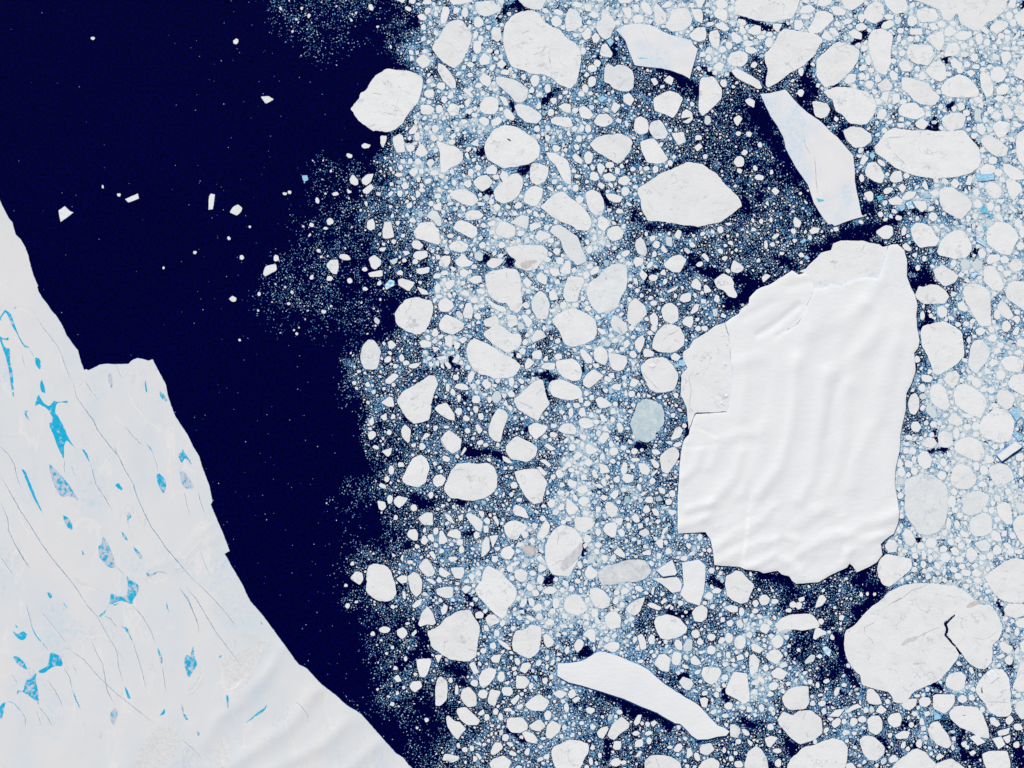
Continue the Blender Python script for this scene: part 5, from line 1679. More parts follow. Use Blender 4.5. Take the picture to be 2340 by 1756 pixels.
LEADS = """
T 1820 1366
L 9 1540,165 1445,250 1460,310 1450,370 1500,430 1550,480 1595,545
L 28 760,90 600,220 490,300 430,420 450,560 520,700 610,820
L 22 330,320 400,440
L 30 1400,880 1340,830
L 18 2080,690 2050,720
L 40 2120,1500 2150,1600
L 24 1560,1250 1700,1320 1650,1420 1700,1560 1800,1600
L 22 800,1350 850,1430
L 14 1180,1200 1080,1150
L 20 500,1000 460,960
T 1820 1025
L 50 650,1250 560,1330
L 40 850,1380 760,1400 660,1500 560,1600
L 14 1180,870 1200,900
L 12 2000,1500 1990,1580 2010,1640
L 30 400,1200 500,1160
T 1300 1025
L 30 1900,1220 2050,1260 2180,1380
L 34 1380,1260 1440,1300
L 14 1060,1450 1010,1480
L 14 130,850 110,1000
L 12 600,1060 720,1060
L 16 1250,830 1330,850
L 20 1020,1560 1150,1560
T 1820 683
L 34 1280,130 1260,220
L 12 1080,1130 1085,1160
L 12 1320,1260 1340,1340
L 14 1290,1470 1440,1450
T 1300 683
L 44 1600,60 1680,20
L 16 160,640 150,700
L 12 870,545 960,550
L 10 1100,700 1090,760
L 12 1160,1200 1140,1330
L 20 700,1410 760,1420
T 780 683
L 16 1100,650 1060,600
L 24 1700,540 1740,580
L 22 1980,800 2010,950
L 20 1880,680 2100,720
L 16 1050,960 1160,960
L 34 800,1240 680,1200
L 28 1250,1480 1400,1500 1520,1540
L 16 1440,1200 1430,1320
L 16 1780,1260 1800,1270
L 24 550,270 650,310
T 780 1025
L 44 760,450 820,520
L 24 1220,830 1290,860
L 40 1380,1560 1460,1640
L 16 1280,1390 1300,1440
L 24 620,960 680,900
L 20 1050,500 1200,520
L 20 2010,1250 2030,1250
L 26 600,1380 620,1430
T 780 1366
L 40 1060,640 1200,650
L 30 1370,330 1350,240
L 30 640,640 800,560 900,600
L 26 800,300 860,480
L 40 1240,800 1200,780
L 18 1640,1320 1740,1380
T 1300 1366
L 44 280,940 450,1000 600,1080 760,1150 900,1210 1050,1290
L 30 200,560 130,590
L 16 1000,60 1060,140
L 24 1470,850 1480,960
L 20 1110,740 1060,780
L 30 330,1400 300,1560
L 40 2150,1420 2180,1560
L 24 1700,1200 1800,1270
T 1820 0
L 22 200,430 160,560 100,700
L 40 100,780 200,880 60,960
L 22 430,810 520,840
L 22 660,320 690,250
L 14 460,370 480,375
L 18 800,230 830,200
L 20 1480,590 1490,630
L 22 1340,1200 1380,1250 1200,1240
L 20 1520,1070 1560,1060
L 18 2170,80 2200,200
L 18 1750,1370 1755,1420
L 14 690,1440 720,1430
L 30 420,1330 480,1210
T 1820 342
L 40 450,760 700,720 900,660 1000,620
L 46 100,990 300,880 560,840 760,880 860,920
L 42 1130,1180 1260,1220 1300,1300 1150,1350
L 30 1280,1550 1330,1620
L 26 1700,1030 1730,960
L 22 0,230 80,420 180,620
L 24 1150,590 1210,600
T 1300 342
L 34 1700,480 1760,560
L 24 690,600 700,650
L 20 850,710 1000,740 1200,745
L 52 1600,1280 1720,1340 1680,1500 1560,1600
L 34 1300,1180 1450,1200
L 34 1950,1060 2100,1120
L 16 880,1250 760,1290
L 14 120,600 160,660
L 14 60,780 120,820
L 34 1180,1050 1280,1150
L 20 320,450 360,540
T 1300 0
L 44 1860,1060 1940,1180 2020,1320 2080,1480 2160,1620
L 36 1080,740 1180,820 1230,900
L 34 460,480 440,590
L 24 1700,180 1900,220 2100,230
L 28 1880,800 1890,700
L 22 700,660 880,690 1040,720
L 20 770,1320 800,1330
L 22 1340,640 1300,600
L 18 1550,660 1570,690
T 780 0
L 24 1600,60 1740,60 1800,110
L 16 1630,630 1650,650
L 20 1500,130 1520,160
L 28 1980,960 2060,900
L 14 1400,1420 1380,1500
L 20 1630,1000 1650,1040
L 18 1490,390 1520,410
L 12 1950,1140 1960,1180
L 34 740,200 700,260
L 14 740,1300 680,1310
T 780 342
L 26 1700,180 1800,170
L 24 1450,380 1410,420
L 30 1630,1100 1660,1110
L 22 800,900 840,960
L 16 450,860 480,870
L 20 1390,1050 1390,1080
L 12 900,740 880,700
"""

def parse(txt):
    random.seed(11)
    T = (0, 0, 4.254)
    for line in txt.strip().split('\n'):
        line = line.strip()
        if not line: continue
        label = None; nick = None
        if '|' in line: line, label = line.split('|', 1); label = label.strip()
        if '@' in line: line, nick = line.split('@', 1); nick = nick.strip()
        tk = line.split()
        if not tk: continue
        k = tk[0]
        if k == 'T':
            T = (float(tk[1]), float(tk[2]), float(tk[3]) if len(tk) > 3 else 4.254); continue
        extra = [a for a in tk[1:] if ',' not in a]
        nums = [[float(v) for v in a.split(',') if v != ''] for a in tk[1:] if ',' in a]
        if not nums: continue
        if k == 'E':
            cx, cy, rx, ry = nums[0][:4]; an = nums[0][4] if len(nums[0]) > 4 else 0
            pts = blob(cx / T[2] + T[0], cy / T[2] + T[1], rx / T[2], ry / T[2], an)
        else:
            pts = [(a[0] / T[2] + T[0], a[1] / T[2] + T[1]) for a in nums if len(a) == 2]
        yield k, extra, pts, label, nick
def blob(cx, cy, rx, ry, ang, rough=0.10):
    a = math.radians(ang); n = random.choice((6, 7, 8)) if max(rx, ry) < 12 else 10; out = []
    ph = random.random() * 6; st = random.choice((2, 3)); am = random.uniform(0.0, 0.06)
    for i in range(n):
        th = 2 * math.pi * (i + random.uniform(-0.3, 0.3)) / n
        k = 1.04 + random.uniform(-rough, rough) + am * math.cos(st * th + ph)
        u, v = rx * k * math.cos(th), ry * k * math.sin(th)
        out.append((cx + u * math.cos(a) - v * math.sin(a), cy + u * math.sin(a) + v * math.cos(a)))
    return out
def area(p):
    p = np.asarray(p); x, y = p[:, 0], p[:, 1]
    return 0.5 * float(np.sum(x * np.roll(y, -1) - np.roll(x, -1) * y))
def ccw(p):                     # counter-clockwise in world (y up) = negative area in picture coordinates
    return list(p) if area(p) < 0 else list(p)[::-1]
def chaikin(p, it=1, q=0.22):
    p = np.asarray(p, float)
    for _ in range(it):
        n = np.roll(p, -1, 0); a = p * (1 - q) + n * q; b_ = p * q + n * (1 - q)
        p = np.stack([a, b_], 1).reshape(-1, 2)
    return p
def densify(p, step):
    out = []; p = np.asarray(p, float)
    for i in range(len(p)):
        a, b_ = p[i], p[(i + 1) % len(p)]; n = max(1, int(np.hypot(*(b_ - a)) / step))
        for k in range(n): out.append(a + (b_ - a) * k / n)
    return np.array(out)
def roughen(p, amp, corr=4):
    n = len(p); r = rng.normal(0, 1, (n, 2)); s = r.copy()
    for k in range(1, corr): s += np.roll(r, k, 0)
    return p + amp * (s / math.sqrt(corr) * 0.7 + r * 0.45)
def inside(poly, X, Y):
    p = np.asarray(poly); res = np.zeros(X.shape, bool); j = len(p) - 1
    for i in range(len(p)):
        xi, yi = p[i]; xj, yj = p[j]
        if yi != yj:
            c = ((yi > Y) != (yj > Y)) & (X < (xj - xi) * (Y - yi) / (yj - yi) + xi)
            res ^= c
        j = i
    return res
def natural(p, kind):
    p = ccw(p); s = math.sqrt(abs(area(p)))
    if kind == 'floe':
        q = chaikin(p, 1, 0.13)
        q = densify(q, 4.0 if s > 60 else 3.0); q = roughen(q, 0.75 if s > 60 else 0.35, 4)
    else:
        q = densify(p, 4.0); q = roughen(q, 0.22, 3)
    return q

# ---------------------------------------------------------------- occupancy raster (photo pixels, with a margin)
MG = 140
OW, OH = PW + 2 * MG, PH + 2 * MG
occ = np.zeros((OH, OW), bool)
def raster(poly, mark=True, target=None):
    p = np.asarray(poly); x0 = int(max(p[:, 0].min() + MG, 0)); x1 = int(min(p[:, 0].max() + MG + 2, OW))
    y0 = int(max(p[:, 1].min() + MG, 0)); y1 = int(min(p[:, 1].max() + MG + 2, OH))
    if x1 <= x0 or y1 <= y0: return 0, 0
    Y, X = np.mgrid[y0:y1, x0:x1]
    msk = inside(p, X - MG + 0.5, Y - MG + 0.5)
    n = int(msk.sum()); over = int((occ[y0:y1, x0:x1] & msk).sum())
    if mark: occ[y0:y1, x0:x1] |= msk
    return n, over

# ---------------------------------------------------------------- mesh builders
def mesh_obj(name, verts, faces, material, parent=None, mats=None, fm=None):
    me = bpy.data.meshes.new(name); me.from_pydata(verts, [], faces)
    for mm in (mats or [material]): me.materials.append(mm)
    if fm is not None: me.polygons.foreach_set('material_index', fm)
    me.update(); o = bpy.data.objects.new(name, me); COL.objects.link(o)
    if parent is not None: o.parent = parent
    return o
def tag(o, label=None, cat=None, group=None, kind=None):
    for k, v in (('label', label), ('category', cat), ('group', group), ('kind', kind)):
        if v: o[k] = v
    return o
def centre(p):
    p = np.asarray(p); return float(p[:, 0].mean()), float(p[:, 1].mean())
def empty(name, p, z=0.0):
    o = bpy.data.objects.new(name, None); COL.objects.link(o); cx, cy = centre(p)
    o.location = (wx(cx), wy(cy), z); o.empty_display_size = 50; return o
def slab(name, poly, h, material, parent=None, origin=None, bevel=0.45, base=0.0):
    """thick floe: water line, rim, slightly inset top"""
    p = np.asarray(poly); n = len(p); ox, oy = origin if origin else centre(p)
    nx = np.roll(p, -1, 0) - np.roll(p, 1, 0); L = np.hypot(nx[:, 0], nx[:, 1]) + 1e-9
    inn = np.stack([nx[:, 1] / L, -nx[:, 0] / L], 1)           # inward for this winding
    test = p + inn * 0.2
    if abs(area(test)) > abs(area(p)): inn = -inn
    rings = [(p, base - 2.0), (p, h * 0.8 + base), (p + inn * bevel, h + base)]
    V = []; F = []
    for q, z in rings: V += [((x - ox) * PX, -(y - oy) * PX, z) for x, y in q]
    for r in range(2):
        for i in range(n):
            j = (i + 1) % n; F.append((r * n + i, r * n + j, (r + 1) * n + j, (r + 1) * n + i))
    F.append(tuple(range(2 * n, 3 * n)))
    o = mesh_obj(name, V, F, material, parent)
    if parent is None: o.location = (wx(ox), wy(oy), 0)
    return o
def drape(poly, hf, step, jitter=0.3):
    """triangulated polygon with inner points, z from hf(x, y)"""
    p = np.asarray(poly); n = len(p)
    x0, y0 = p.min(0); x1, y1 = p.max(0)
    gx, gy = np.meshgrid(np.arange(x0, x1, step), np.arange(y0, y1, step * 0.87)); gx = gx + (np.arange(gx.shape[0]) % 2)[:, None] * step / 2
    gx = gx + rng.uniform(-jitter, jitter, gx.shape) * step; gy = gy + rng.uniform(-jitter, jitter, gy.shape) * step
    msk = inside(p, gx, gy)
    pts = [Vector((float(a), float(b_))) for a, b_ in p] + [Vector((float(a), float(b_))) for a, b_ in zip(gx[msk], gy[msk])]
    vs, es, fs, *_ = delaunay_2d_cdt(pts, [(i, (i + 1) % n) for i in range(n)], [], 1, 1e-4)
    P = np.array([(v.x, v.y) for v in vs]); Z = hf(P[:, 0], P[:, 1])
    F = []
    for f in fs:
        a, b_, c_ = f[0], f[1], f[2]
        s = (P[b_, 0] - P[a, 0]) * (P[c_, 1] - P[a, 1]) - (P[c_, 0] - P[a, 0]) * (P[b_, 1] - P[a, 1])
        F.append(tuple(f) if s < 0 else tuple(f)[::-1])        # picture y is down: flip so normals point up
    return P, Z, F
def dist_line(line, X, Y):
    best = np.full(X.shape, 1e9); side = np.zeros(X.shape)
    for (ax, ay), (bx, by) in zip(line[:-1], line[1:]):
        dx, dy = bx - ax, by - ay; L2 = dx * dx + dy * dy
        tt = np.clip(((X - ax) * dx + (Y - ay) * dy) / L2, 0, 1)
        ex, ey = X - ax - tt * dx, Y - ay - tt * dy; dd = np.hypot(ex, ey)
        u = dd < best; best = np.where(u, dd, best); side = np.where(u, np.sign(dx * ey - dy * ex), side)
    return best, side
def vnoise(X, Y, s, seed):
    r = np.random.default_rng(seed); G = r.uniform(-1, 1, (64, 64))
    ca, sa = math.cos(seed * 1.7 + 0.5), math.sin(seed * 1.7 + 0.5); u, v = (X * ca - Y * sa) / s + 777, (X * sa + Y * ca) / s + 777; i, j = np.floor(u).astype(int), np.floor(v).astype(int); fu, fv = u - i, v - j
    fu = fu * fu * (3 - 2 * fu); fv = fv * fv * (3 - 2 * fv); g = lambda a, b_: G[b_ % 64, a % 64]
    return (g(i, j) * (1 - fu) + g(i + 1, j) * fu) * (1 - fv) + (g(i, j + 1) * (1 - fu) + g(i + 1, j + 1) * fu) * fv
def draped_obj(name, poly, hf, step, material, parent, origin, dz=0.0, smooth=True):
    P, Z, F = drape(poly, hf, step); ox, oy = origin
    V = [((x - ox) * PX, -(y - oy) * PX, float(z) + dz) for (x, y), z in zip(P, Z)]
    o = mesh_obj(name, V, F, material, parent)
    if smooth: o.data.polygons.foreach_set('use_smooth', [True] * len(F)); o.data.update()
    return o
def skirt(name, poly, hf, material, parent, origin, lean=(0.4, 1.6), out=0.25):
    """ice cliff: falls from the top edge to the water, leaning outward"""
    p = np.asarray(poly); n = len(p); ox, oy = origin
    nx = np.roll(p, -1, 0) - np.roll(p, 1, 0); L = np.hypot(nx[:, 0], nx[:, 1]) + 1e-9
    o_ = np.stack([nx[:, 1] / L, -nx[:, 0] / L], 1)
    if abs(area(p + o_ * 0.2)) < abs(area(p)): o_ = -o_
    k = np.clip((o_ * np.array(lean)).sum(1), 0, None)          # foot drawn out further on the side away from the sun
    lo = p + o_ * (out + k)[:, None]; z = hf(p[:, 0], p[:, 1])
    V = [((x - ox) * PX, -(y - oy) * PX, float(q)) for (x, y), q in zip(p, z)] + [((x - ox) * PX, -(y - oy) * PX, -3.0) for x, y in lo]
    F = [(i, n + i, n + (i + 1) % n, (i + 1) % n) for i in range(n)]
    return mesh_obj(name, V, F, material, parent)
def ribbon(name, line, width, hf, material, parent, origin, dz, taper=True):
    q = [np.array(line[0], float)]
    for a, b_ in zip(line[:-1], line[1:]):
        a, b_ = np.array(a, float), np.array(b_, float); n = max(1, int(np.hypot(*(b_ - a)) / 3.5))
        for k in range(1, n + 1): q.append(a + (b_ - a) * k / n)
    q = np.array(q); n = len(q); q[1:-1] += rng.normal(0, 0.28, (n - 2, 2)) if n > 2 else 0
    g = np.gradient(q, axis=0); L = np.hypot(g[:, 0], g[:, 1]) + 1e-9; nn = np.stack([-g[:, 1] / L, g[:, 0] / L], 1)
    tt = np.linspace(0, 1, n); wv = width * 0.5 * (np.clip(np.minimum(tt, 1 - tt) * 6, 0.25, 1) if taper else 1) * rng.uniform(0.6, 1.3, n)
    A = q + nn * wv[:, None]; B = q - nn * wv[:, None]; ox, oy = origin
    P = np.concatenate([A, B]); Z = hf(P[:, 0], P[:, 1]) + dz
    V = [((x - ox) * PX, -(y - oy) * PX, float(z)) for (x, y), z in zip(P, Z)]
    F = [(i, i + 1, n + i + 1, n + i) for i in range(n - 1)]
    o = mesh_obj(name, V, F, material, parent)
    if o.data.polygons and o.data.polygons[0].normal.z < 0: o.data.flip_normals()
    return o

# ---------------------------------------------------------------- sea
R_ = 300000.0
sea = mesh_obj('sea', [(-R_, -R_, 0), (R_, -R_, 0), (R_, R_, 0), (-R_, R_, 0)], [(0, 1, 2, 3)], M['sea']); tag(sea, kind='structure')

# ---------------------------------------------------------------- ice shelf
COAST = [(-10, 430), (0, 458), (4.7, 469), (10, 480), (15, 489), (20, 499), (29, 509.5), (32, 523), (37, 538), (46, 546), (57, 564), (66, 587), (66.5, 594), (71, 610),
 (76, 627.5), (81, 640), (87, 653.6), (85.7, 657), (88, 666), (95, 679), (108.5, 695.6), (116.6, 709), (130, 724), (144, 747), (152, 766), (163, 782), (178, 801.5),
 (182, 815), (186, 830), (192, 845.5), (198, 844), (201.5, 847), (210, 843.5), (228, 834), (244, 832), (268, 833), (293, 832.3), (302, 824), (313, 819), (325, 821), (340, 825),
 (349, 822), (361, 846), (379.5, 880), (384, 907), (400.6, 952), (429, 994.6), (441, 1020), (455, 1043), (461, 1064), (479, 1112), (485.5, 1145), (482, 1154), (497, 1190),
 (509, 1217.5), (517, 1238), (524.7, 1259.6), (513.6, 1266), (530, 1296), (548, 1326), (554, 1336), (562, 1355), (572, 1374), (602.5, 1409.4), (633, 1451), (653, 1478), (676, 1511),
 (683.5, 1519.5), (701, 1528), (734, 1564), (767, 1589), (792, 1612), (825, 1632), (845.5, 1655), (881, 1695.5), (906, 1723), (921.5, 1732), (934, 1748.6), (960, 1772), (1010, 1830), (1040, 1900)]
def rough_open(line, amp):
    out = [line[0]]
    for a, b_ in zip(line[:-1], line[1:]):
        n = max(1, int(math.hypot(b_[0] - a[0], b_[1] - a[1]) / 4))
        for k in range(1, n + 1):
            u = k / n; out.append((a[0] + (b_[0] - a[0]) * u + random.gauss(0, amp), a[1] + (b_[1] - a[1]) * u + random.gauss(0, amp)))
    return out
shelf_poly = rough_open(COAST, 0.22) + [(1040, 2400), (-1400, 2400), (-1400, 430), (-700, 380), (-200, 400)]
shelf_poly = ccw(shelf_poly)
raster(shelf_poly)
SR = [([(620, 1530), (560, 1600), (500, 1640), (470, 1700)], 6, 14), ([(720, 1580), (660, 1660), (600, 1700), (520, 1756)], 9, 16), ([(790, 1650), (740, 1700), (660, 1740), (560, 1800)], 9, 16),
      ([(650, 1480), (590, 1560), (520, 1600)], 6, 14), ([(860, 1700), (800, 1756), (720, 1800)], 8, 14), ([(500, 1190), (450, 1230), (400, 1280), (340, 1300)], 3, 7), ([(515, 1215), (440, 1260), (405, 1300)], 3, 6),
      ([(560, 1440), (610, 1470), (580, 1540), (530, 1580)], 3, 6)]
def conv_(tx, ty, s, txt): return [(tx + float(a.split(',')[0]) / s, ty + float(a.split(',')[1]) / s) for a in txt.split()]
def shelf_h(X, Y):
    h = 28 + 2.0 * vnoise(X + 0.4 * Y, Y * 0.5, 60, 1) + 1.0 * vnoise(X, Y, 24, 2)
    south = 1 / (1 + np.exp(-((X * 0.6 + Y) - 1850) / 60))
    h = h + south * (7.0 * vnoise(X * 0.6 + Y * 0.7, (X - Y) * 0.22, 38, 3) + 1.5 * vnoise(X, Y, 16, 4))
    for ln, a, wd in SR:
        dd, _ = dist_line(ln, X, Y); h = h + 1.8 * a * np.exp(-(dd / wd) ** 2)
    return h
shelf = empty('ice_shelf_terrain', [(300, 1300)]); tag(shelf, kind='structure'); so_ = (300.0, 1300.0)
draped_obj('snow_surface', shelf_poly, shelf_h, 9.0, M['shelf'], shelf, so_)
CRUMPLED = [conv_(0, 1170, 1.625, '500,915 530,860 590,790 640,790 675,830 660,880 620,940 560,952 500,952'), conv_(0, 1170, 1.625, '795,850 850,845 858,920 830,952 798,950'),
  conv_(0, 1170, 1.625, '822,545 900,520 985,470 980,520 940,590 935,630 890,655 850,668 830,600'), conv_(0, 1170, 1.625, '735,560 760,590 755,640 700,690 690,670 740,620'), conv_(0, 1170, 1.625, '265,235 310,262 365,285 360,292 300,275')]
for cp in CRUMPLED:
    q = roughen(densify(chaikin(ccw(cp), 1), 3.0), 0.8, 3); draped_obj('crumpled_snow', q, shelf_h, 4.0, M['crumple'], shelf, so_, dz=0.8)
skirt('ice_cliff', shelf_poly, shelf_h, M['shelfcliff'], shelf, so_, lean=(0.25, 0.3), out=0.35)
pm = {}
for k, ex, pts, lab, nick in parse(PONDS):
    if k == 'P':
        lid = int(ex[0]) / 12
        if lid not in pm: pm[lid] = pond_mat(lid)
        q = chaikin(ccw(pts), 1, 0.2); q = densify(q, 3.0); q = roughen(q, 0.35, 3)
        draped_obj('melt_pond', q, shelf_h, 6.0, pm[lid], shelf, so_, dz=0.9)
    elif k == 'G': ribbon('snow_ridge', pts, 2.6, shelf_h, M['berm'], shelf, so_, 1.0)
    elif k == 'F':
        off_ = random.choice((-2.6, 2.6)); ribbon('snow_ridge', [(a + off_, b_ + 0.6) for a, b_ in pts], 1.5, shelf_h, M['berm'], shelf, so_, 1.0)
        ribbon('fracture', pts, float(ex[0]) * 1.7, shelf_h, M['fracture'], shelf, so_, 1.6)

# ---------------------------------------------------------------- the giant iceberg and the sea ice frozen to it
def conv(tx, ty, s, txt): return [(tx + float(a.split(',')[0]) / s, ty + float(a.split(',')[1]) / s) for a in txt.split()]
A_ = lambda s: conv(1500, 500, 3.32, s); B_ = lambda s: conv(1500, 900, 3.32, s)
west_edge = A_("540,1465 560,1350 575,1240 580,1130 565,1070 555,950 550,890 530,850 520,790")
north_edge = A_("1130,410 1180,460 1195,530 1230,528 1265,530 1330,495 1400,515 1440,485 1520,455 1600,445 1680,455 1720,330 1760,205")
giant = west_edge + A_("580,745 625,720 640,690 700,640 705,600 760,540 790,525 850,505 895,480 930,455 1030,393 1080,425") + north_edge + \
    A_("1795,196 1830,195 1880,240 1900,310 1900,440 1925,510 1960,580 1980,660 1970,740 1980,850 1995,920 1985,975 1955,1020 1960,1090 1965,1150 1940,1240 1915,1290") + \
    B_("1895,0 1890,130 1875,190 1850,310 1845,430 1815,560 1808,680 1825,790 1840,900 1835,980 1800,1060 1745,1100 1700,1140 1715,1220 1670,1280 1620,1310 1520,1355 1490,1310 1465,1290 1445,1320 1330,1370 1230,1430 1060,1443 1030,1420 1005,1385 950,1370 920,1345 810,1362 770,1345 680,1335 640,1315 560,1310 440,1300 430,1200 410,1110 375,1050 270,1055 165,1062 160,1020 162,780 175,560 190,410 210,350 245,310 255,260 285,180 300,155 400,150 530,140")
giant = ccw(giant); gd = roughen(densify(giant, 4.0), 0.25, 3)
sea_ice_w = ccw(west_edge + A_("450,810 390,860 280,920 250,980 205,1010 200,1060 235,1130 190,1190 185,1340 230,1440 245,1600 262,1560 290,1480 310,1470 420,1470 530,1462"))
sea_ice_n = ccw(A_("1085,400 1130,380 1180,330 1250,260 1325,240 1340,190 1400,165 1480,168 1570,170 1620,185 1690,195 1720,215 1758,205 1722,330 1682,458 1600,448 1520,458 1440,488 1400,518 1330,498 1265,533 1195,533 1178,460 1130,412"))
PLATEAU = [*A_("1190,530 1160,610 1120,690 1060,805 960,870 890,940 885,1100 860,1250 830,1400 815,1600"), *B_("800,400 740,600 720,760")]
RIDG = [(B_("1060,-260 1050,20 1020,250 980,400 930,560 870,640 780,760"), 9, 11), (B_("1290,-150 1260,130 1220,350 1190,520 1180,640 1080,800"), 8, 12), (B_("1440,-60 1420,300 1380,520 1340,640 1250,760"), 6, 12),
        (B_("1620,260 1560,400 1500,520 1480,700"), 6, 12), (A_("1080,1100 1110,930 1190,790 1300,690"), 5, 15), (A_("1330,1190 1350,1020 1450,820 1570,650"), 5, 15),
        (A_("1490,1240 1520,1040 1640,860 1700,720"), 5, 15), (A_("1690,1500 1720,1180 1800,960 1830,800"), 5, 14), (A_("650,1500 670,1300 680,1120"), 5, 12), (A_("1600,640 1650,540 1690,480"), 4, 12), (A_("1370,760 1350,640 1300,580"), 4, 12), (B_("640,450 600,620 480,760 400,850"), 8, 12), (B_("800,240 780,400 700,640 640,760"), 5, 9), (B_("330,430 300,560 200,640"), 6, 9), (B_("470,350 440,480 400,560"), 6, 9),
        (A_("1380,1130 1600,960 1720,820"), 5, 14), (A_("1180,860 1380,800 1560,640"), 4, 13), (A_("1820,960 1780,1120 1740,1260"), 5, 14), (B_("170,1000 300,970 400,930"), 6, 8), (B_("450,1160 620,1060 800,960 880,860"), 6, 10),
        (B_("470,1270 660,1200 780,1130 900,1110"), 6, 9), (B_("700,1320 900,1240 1020,1290 1100,1400"), 6, 9), (B_("1080,980 1200,900 1300,860"), 6, 11), (B_("1440,1080 1560,1000 1700,960 1830,910"), 8, 10), (B_("1460,1200 1560,1120 1700,1080"), 8, 9),
        (B_("1100,1200 1250,1120 1400,1060"), 6, 11), (B_("1450,1260 1480,1100 1420,940"), 5, 9), (B_("240,880 330,850 420,830"), 6, 7), (A_("560,1120 680,1060 780,1050"), 5, 12), (B_("560,340 640,300 760,300"), 5, 10),
        (B_("920,940 960,1080 1060,1110"), 5, 7), (B_("380,940 420,1010 470,1000"), 5, 6)]
VALL = [(A_("770,880 860,830 940,770 1080,660"), 9, 8), (A_("650,760 760,700 880,640"), 5, 10), (A_("1010,520 1100,490 1180,480"), 5, 9), (A_("1120,700 1060,790 960,860 900,900"), 5, 3), (B_("300,250 390,290 470,330"), 4, 3), (B_("210,400 320,400 470,375"), 3, 4),
        (A_("1190,540 1150,610 1120,690"), 4, 3), (A_("1380,1250 1330,1400 1290,1660"), 4, 10)]
def giant_h(X, Y):
    dd, sd = dist_line(PLATEAU, X, Y)
    h = 30 + 6.0 * np.tanh(-sd * dd / 9.0)
    h = h + 1.6 * vnoise(X, Y, 30, 11)
    low = 1 / (1 + np.exp(-(Y - 1160) / 30))
    h = h + low * (5.0 * vnoise(X * 0.5 + Y * 0.9, (X - Y * 0.5) * 0.4, 17, 12) + 2.0 * vnoise(X * 0.5 + Y * 0.9, (X - Y * 0.5) * 0.3, 6, 14))
    h = h + 1.5 * vnoise(X * 1.1 + 0.2 * Y, Y * 0.25, 16, 13)
    for ln, a, wd in RIDG:
        q, _ = dist_line(ln, X, Y); h = h + a * 2.3 * np.exp(-(q / (wd * 1.4)) ** 2)
    for ln, a, wd in VALL:
        q, _ = dist_line(ln, X, Y); h = h - a * 1.7 * np.exp(-(q / wd) ** 2)
    e, _ = dist_line(list(map(tuple, giant)) + [tuple(giant[0])], X, Y)
    return h - 7.0 * np.exp(-e / 3.0)
gc = centre(giant); g = empty('iceberg', giant)
tag(g, 'giant tabular iceberg with long parallel snow ridges, by far the largest block in the pack', 'iceberg', 'icebergs in the pack')
draped_obj('snow_surface', gd, giant_h, 5.0, M['berg'], g, gc)
skirt('ice_cliff', gd, giant_h, M['cliff'], g, gc, lean=(0.3, 0.9), out=0.04)  # narrow blue strip of painted shade along the lower edges
for pl, lb in ((sea_ice_w, 'rough sea ice frozen to the western side'), (sea_ice_n, 'rough grey-stained sea ice frozen to the northern end')):
    q = roughen(densify(pl, 4.0), 0.3, 3); s_ = slab('frozen_sea_ice', q, 3.0, M['floe'], g, gc); s_['label'] = lb; raster(q)
raster(gd)
for nm, ln, wd in (('rift', "1190,540 1165,610 1120,690", 1.0), ('rift', "1110,740 1065,800 980,850 915,890", 1.4), ('rift', "520,792 535,850 552,890", 1.6)):
    ribbon('rift', A_(ln), wd, giant_h, M['crack'], g, gc, 0.8)
ribbon('ridge', A_("1585,438 1640,340 1700,330"), 1.2, lambda X, Y: np.full(X.shape, 3.4), M['block'], g, gc, 0.5)
for cx_, cy_, r_ in ((530, 940, 3), (535, 955, 4), (520, 1105, 4), (560, 1190, 3), (530, 1345, 8), (495, 1400, 4), (510, 1410, 4)):
    q = np.array(ccw(blob(1500 + cx_ / 3.32, 500 + cy_ / 3.32, r_ / 2.2, r_ / 2, 0, 0.3)))
    slab('ice_block', q, 14.0, M['block'], g, gc, 0.3)
ribbon('pressure_ridge', A_("240,1180 265,1300 245,1440"), 2.2, lambda X, Y: np.full(X.shape, 3.3), M['smudge'], g, gc, 0.4)
q = conv(1500, 500, 3.32, "1310,330 1340,315 1380,325 1360,345"); slab('dirty_patch', densify(ccw(q), 2), 3.25, M['smudge'], g, gc, 0.1)

# ---------------------------------------------------------------- smaller icebergs
LM = [dict(nick='giant iceberg', poly=gd)]
used = set()
def flat(h): return lambda X, Y: np.full(np.shape(X), float(h))
def small_berg(pts, h, tone, label):
    p = natural(pts, 'berg'); c_ = centre(p); s = math.sqrt(abs(area(p)))
    mt = {'white': M['berg'], 'pale': M['paleberg'], 'blue': M['blueice'], 'cyan': M['cyanice'], 'ice': M['iceice']}[tone]
    hh = h; sd = random.randint(0, 9999); am = 3.0 if s > 60 else (1.5 if tone == 'white' else min(6, h * 0.35))
    def hf(X, Y):
        v = hh + am * vnoise(X, Y, max(s / 5, 4), sd)
        if s > 60:
            e, _ = dist_line(list(map(tuple, p)) + [tuple(p[0])], X, Y); v = v + 4.0 * (1 - np.exp(-e / 14.0))
        return v
    o = empty('iceberg', p)
    draped_obj('snow_surface' if tone in ('white', 'pale') else 'ice_top', p, hf, 6.0 if s > 60 else 2.5, mt, o, c_, smooth=True)
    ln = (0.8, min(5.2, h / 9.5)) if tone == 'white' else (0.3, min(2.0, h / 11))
    skirt('ice_cliff', p, hf, M['cliff'], o, c_, lean=ln, out=0.2)  # leans away from the sun so its blue draws the shaded side
    tag(o, label, 'iceberg', 'icebergs in the pack'); raster(p); used.add(label); return o, p, c_, hf
bergs = []; floes = []
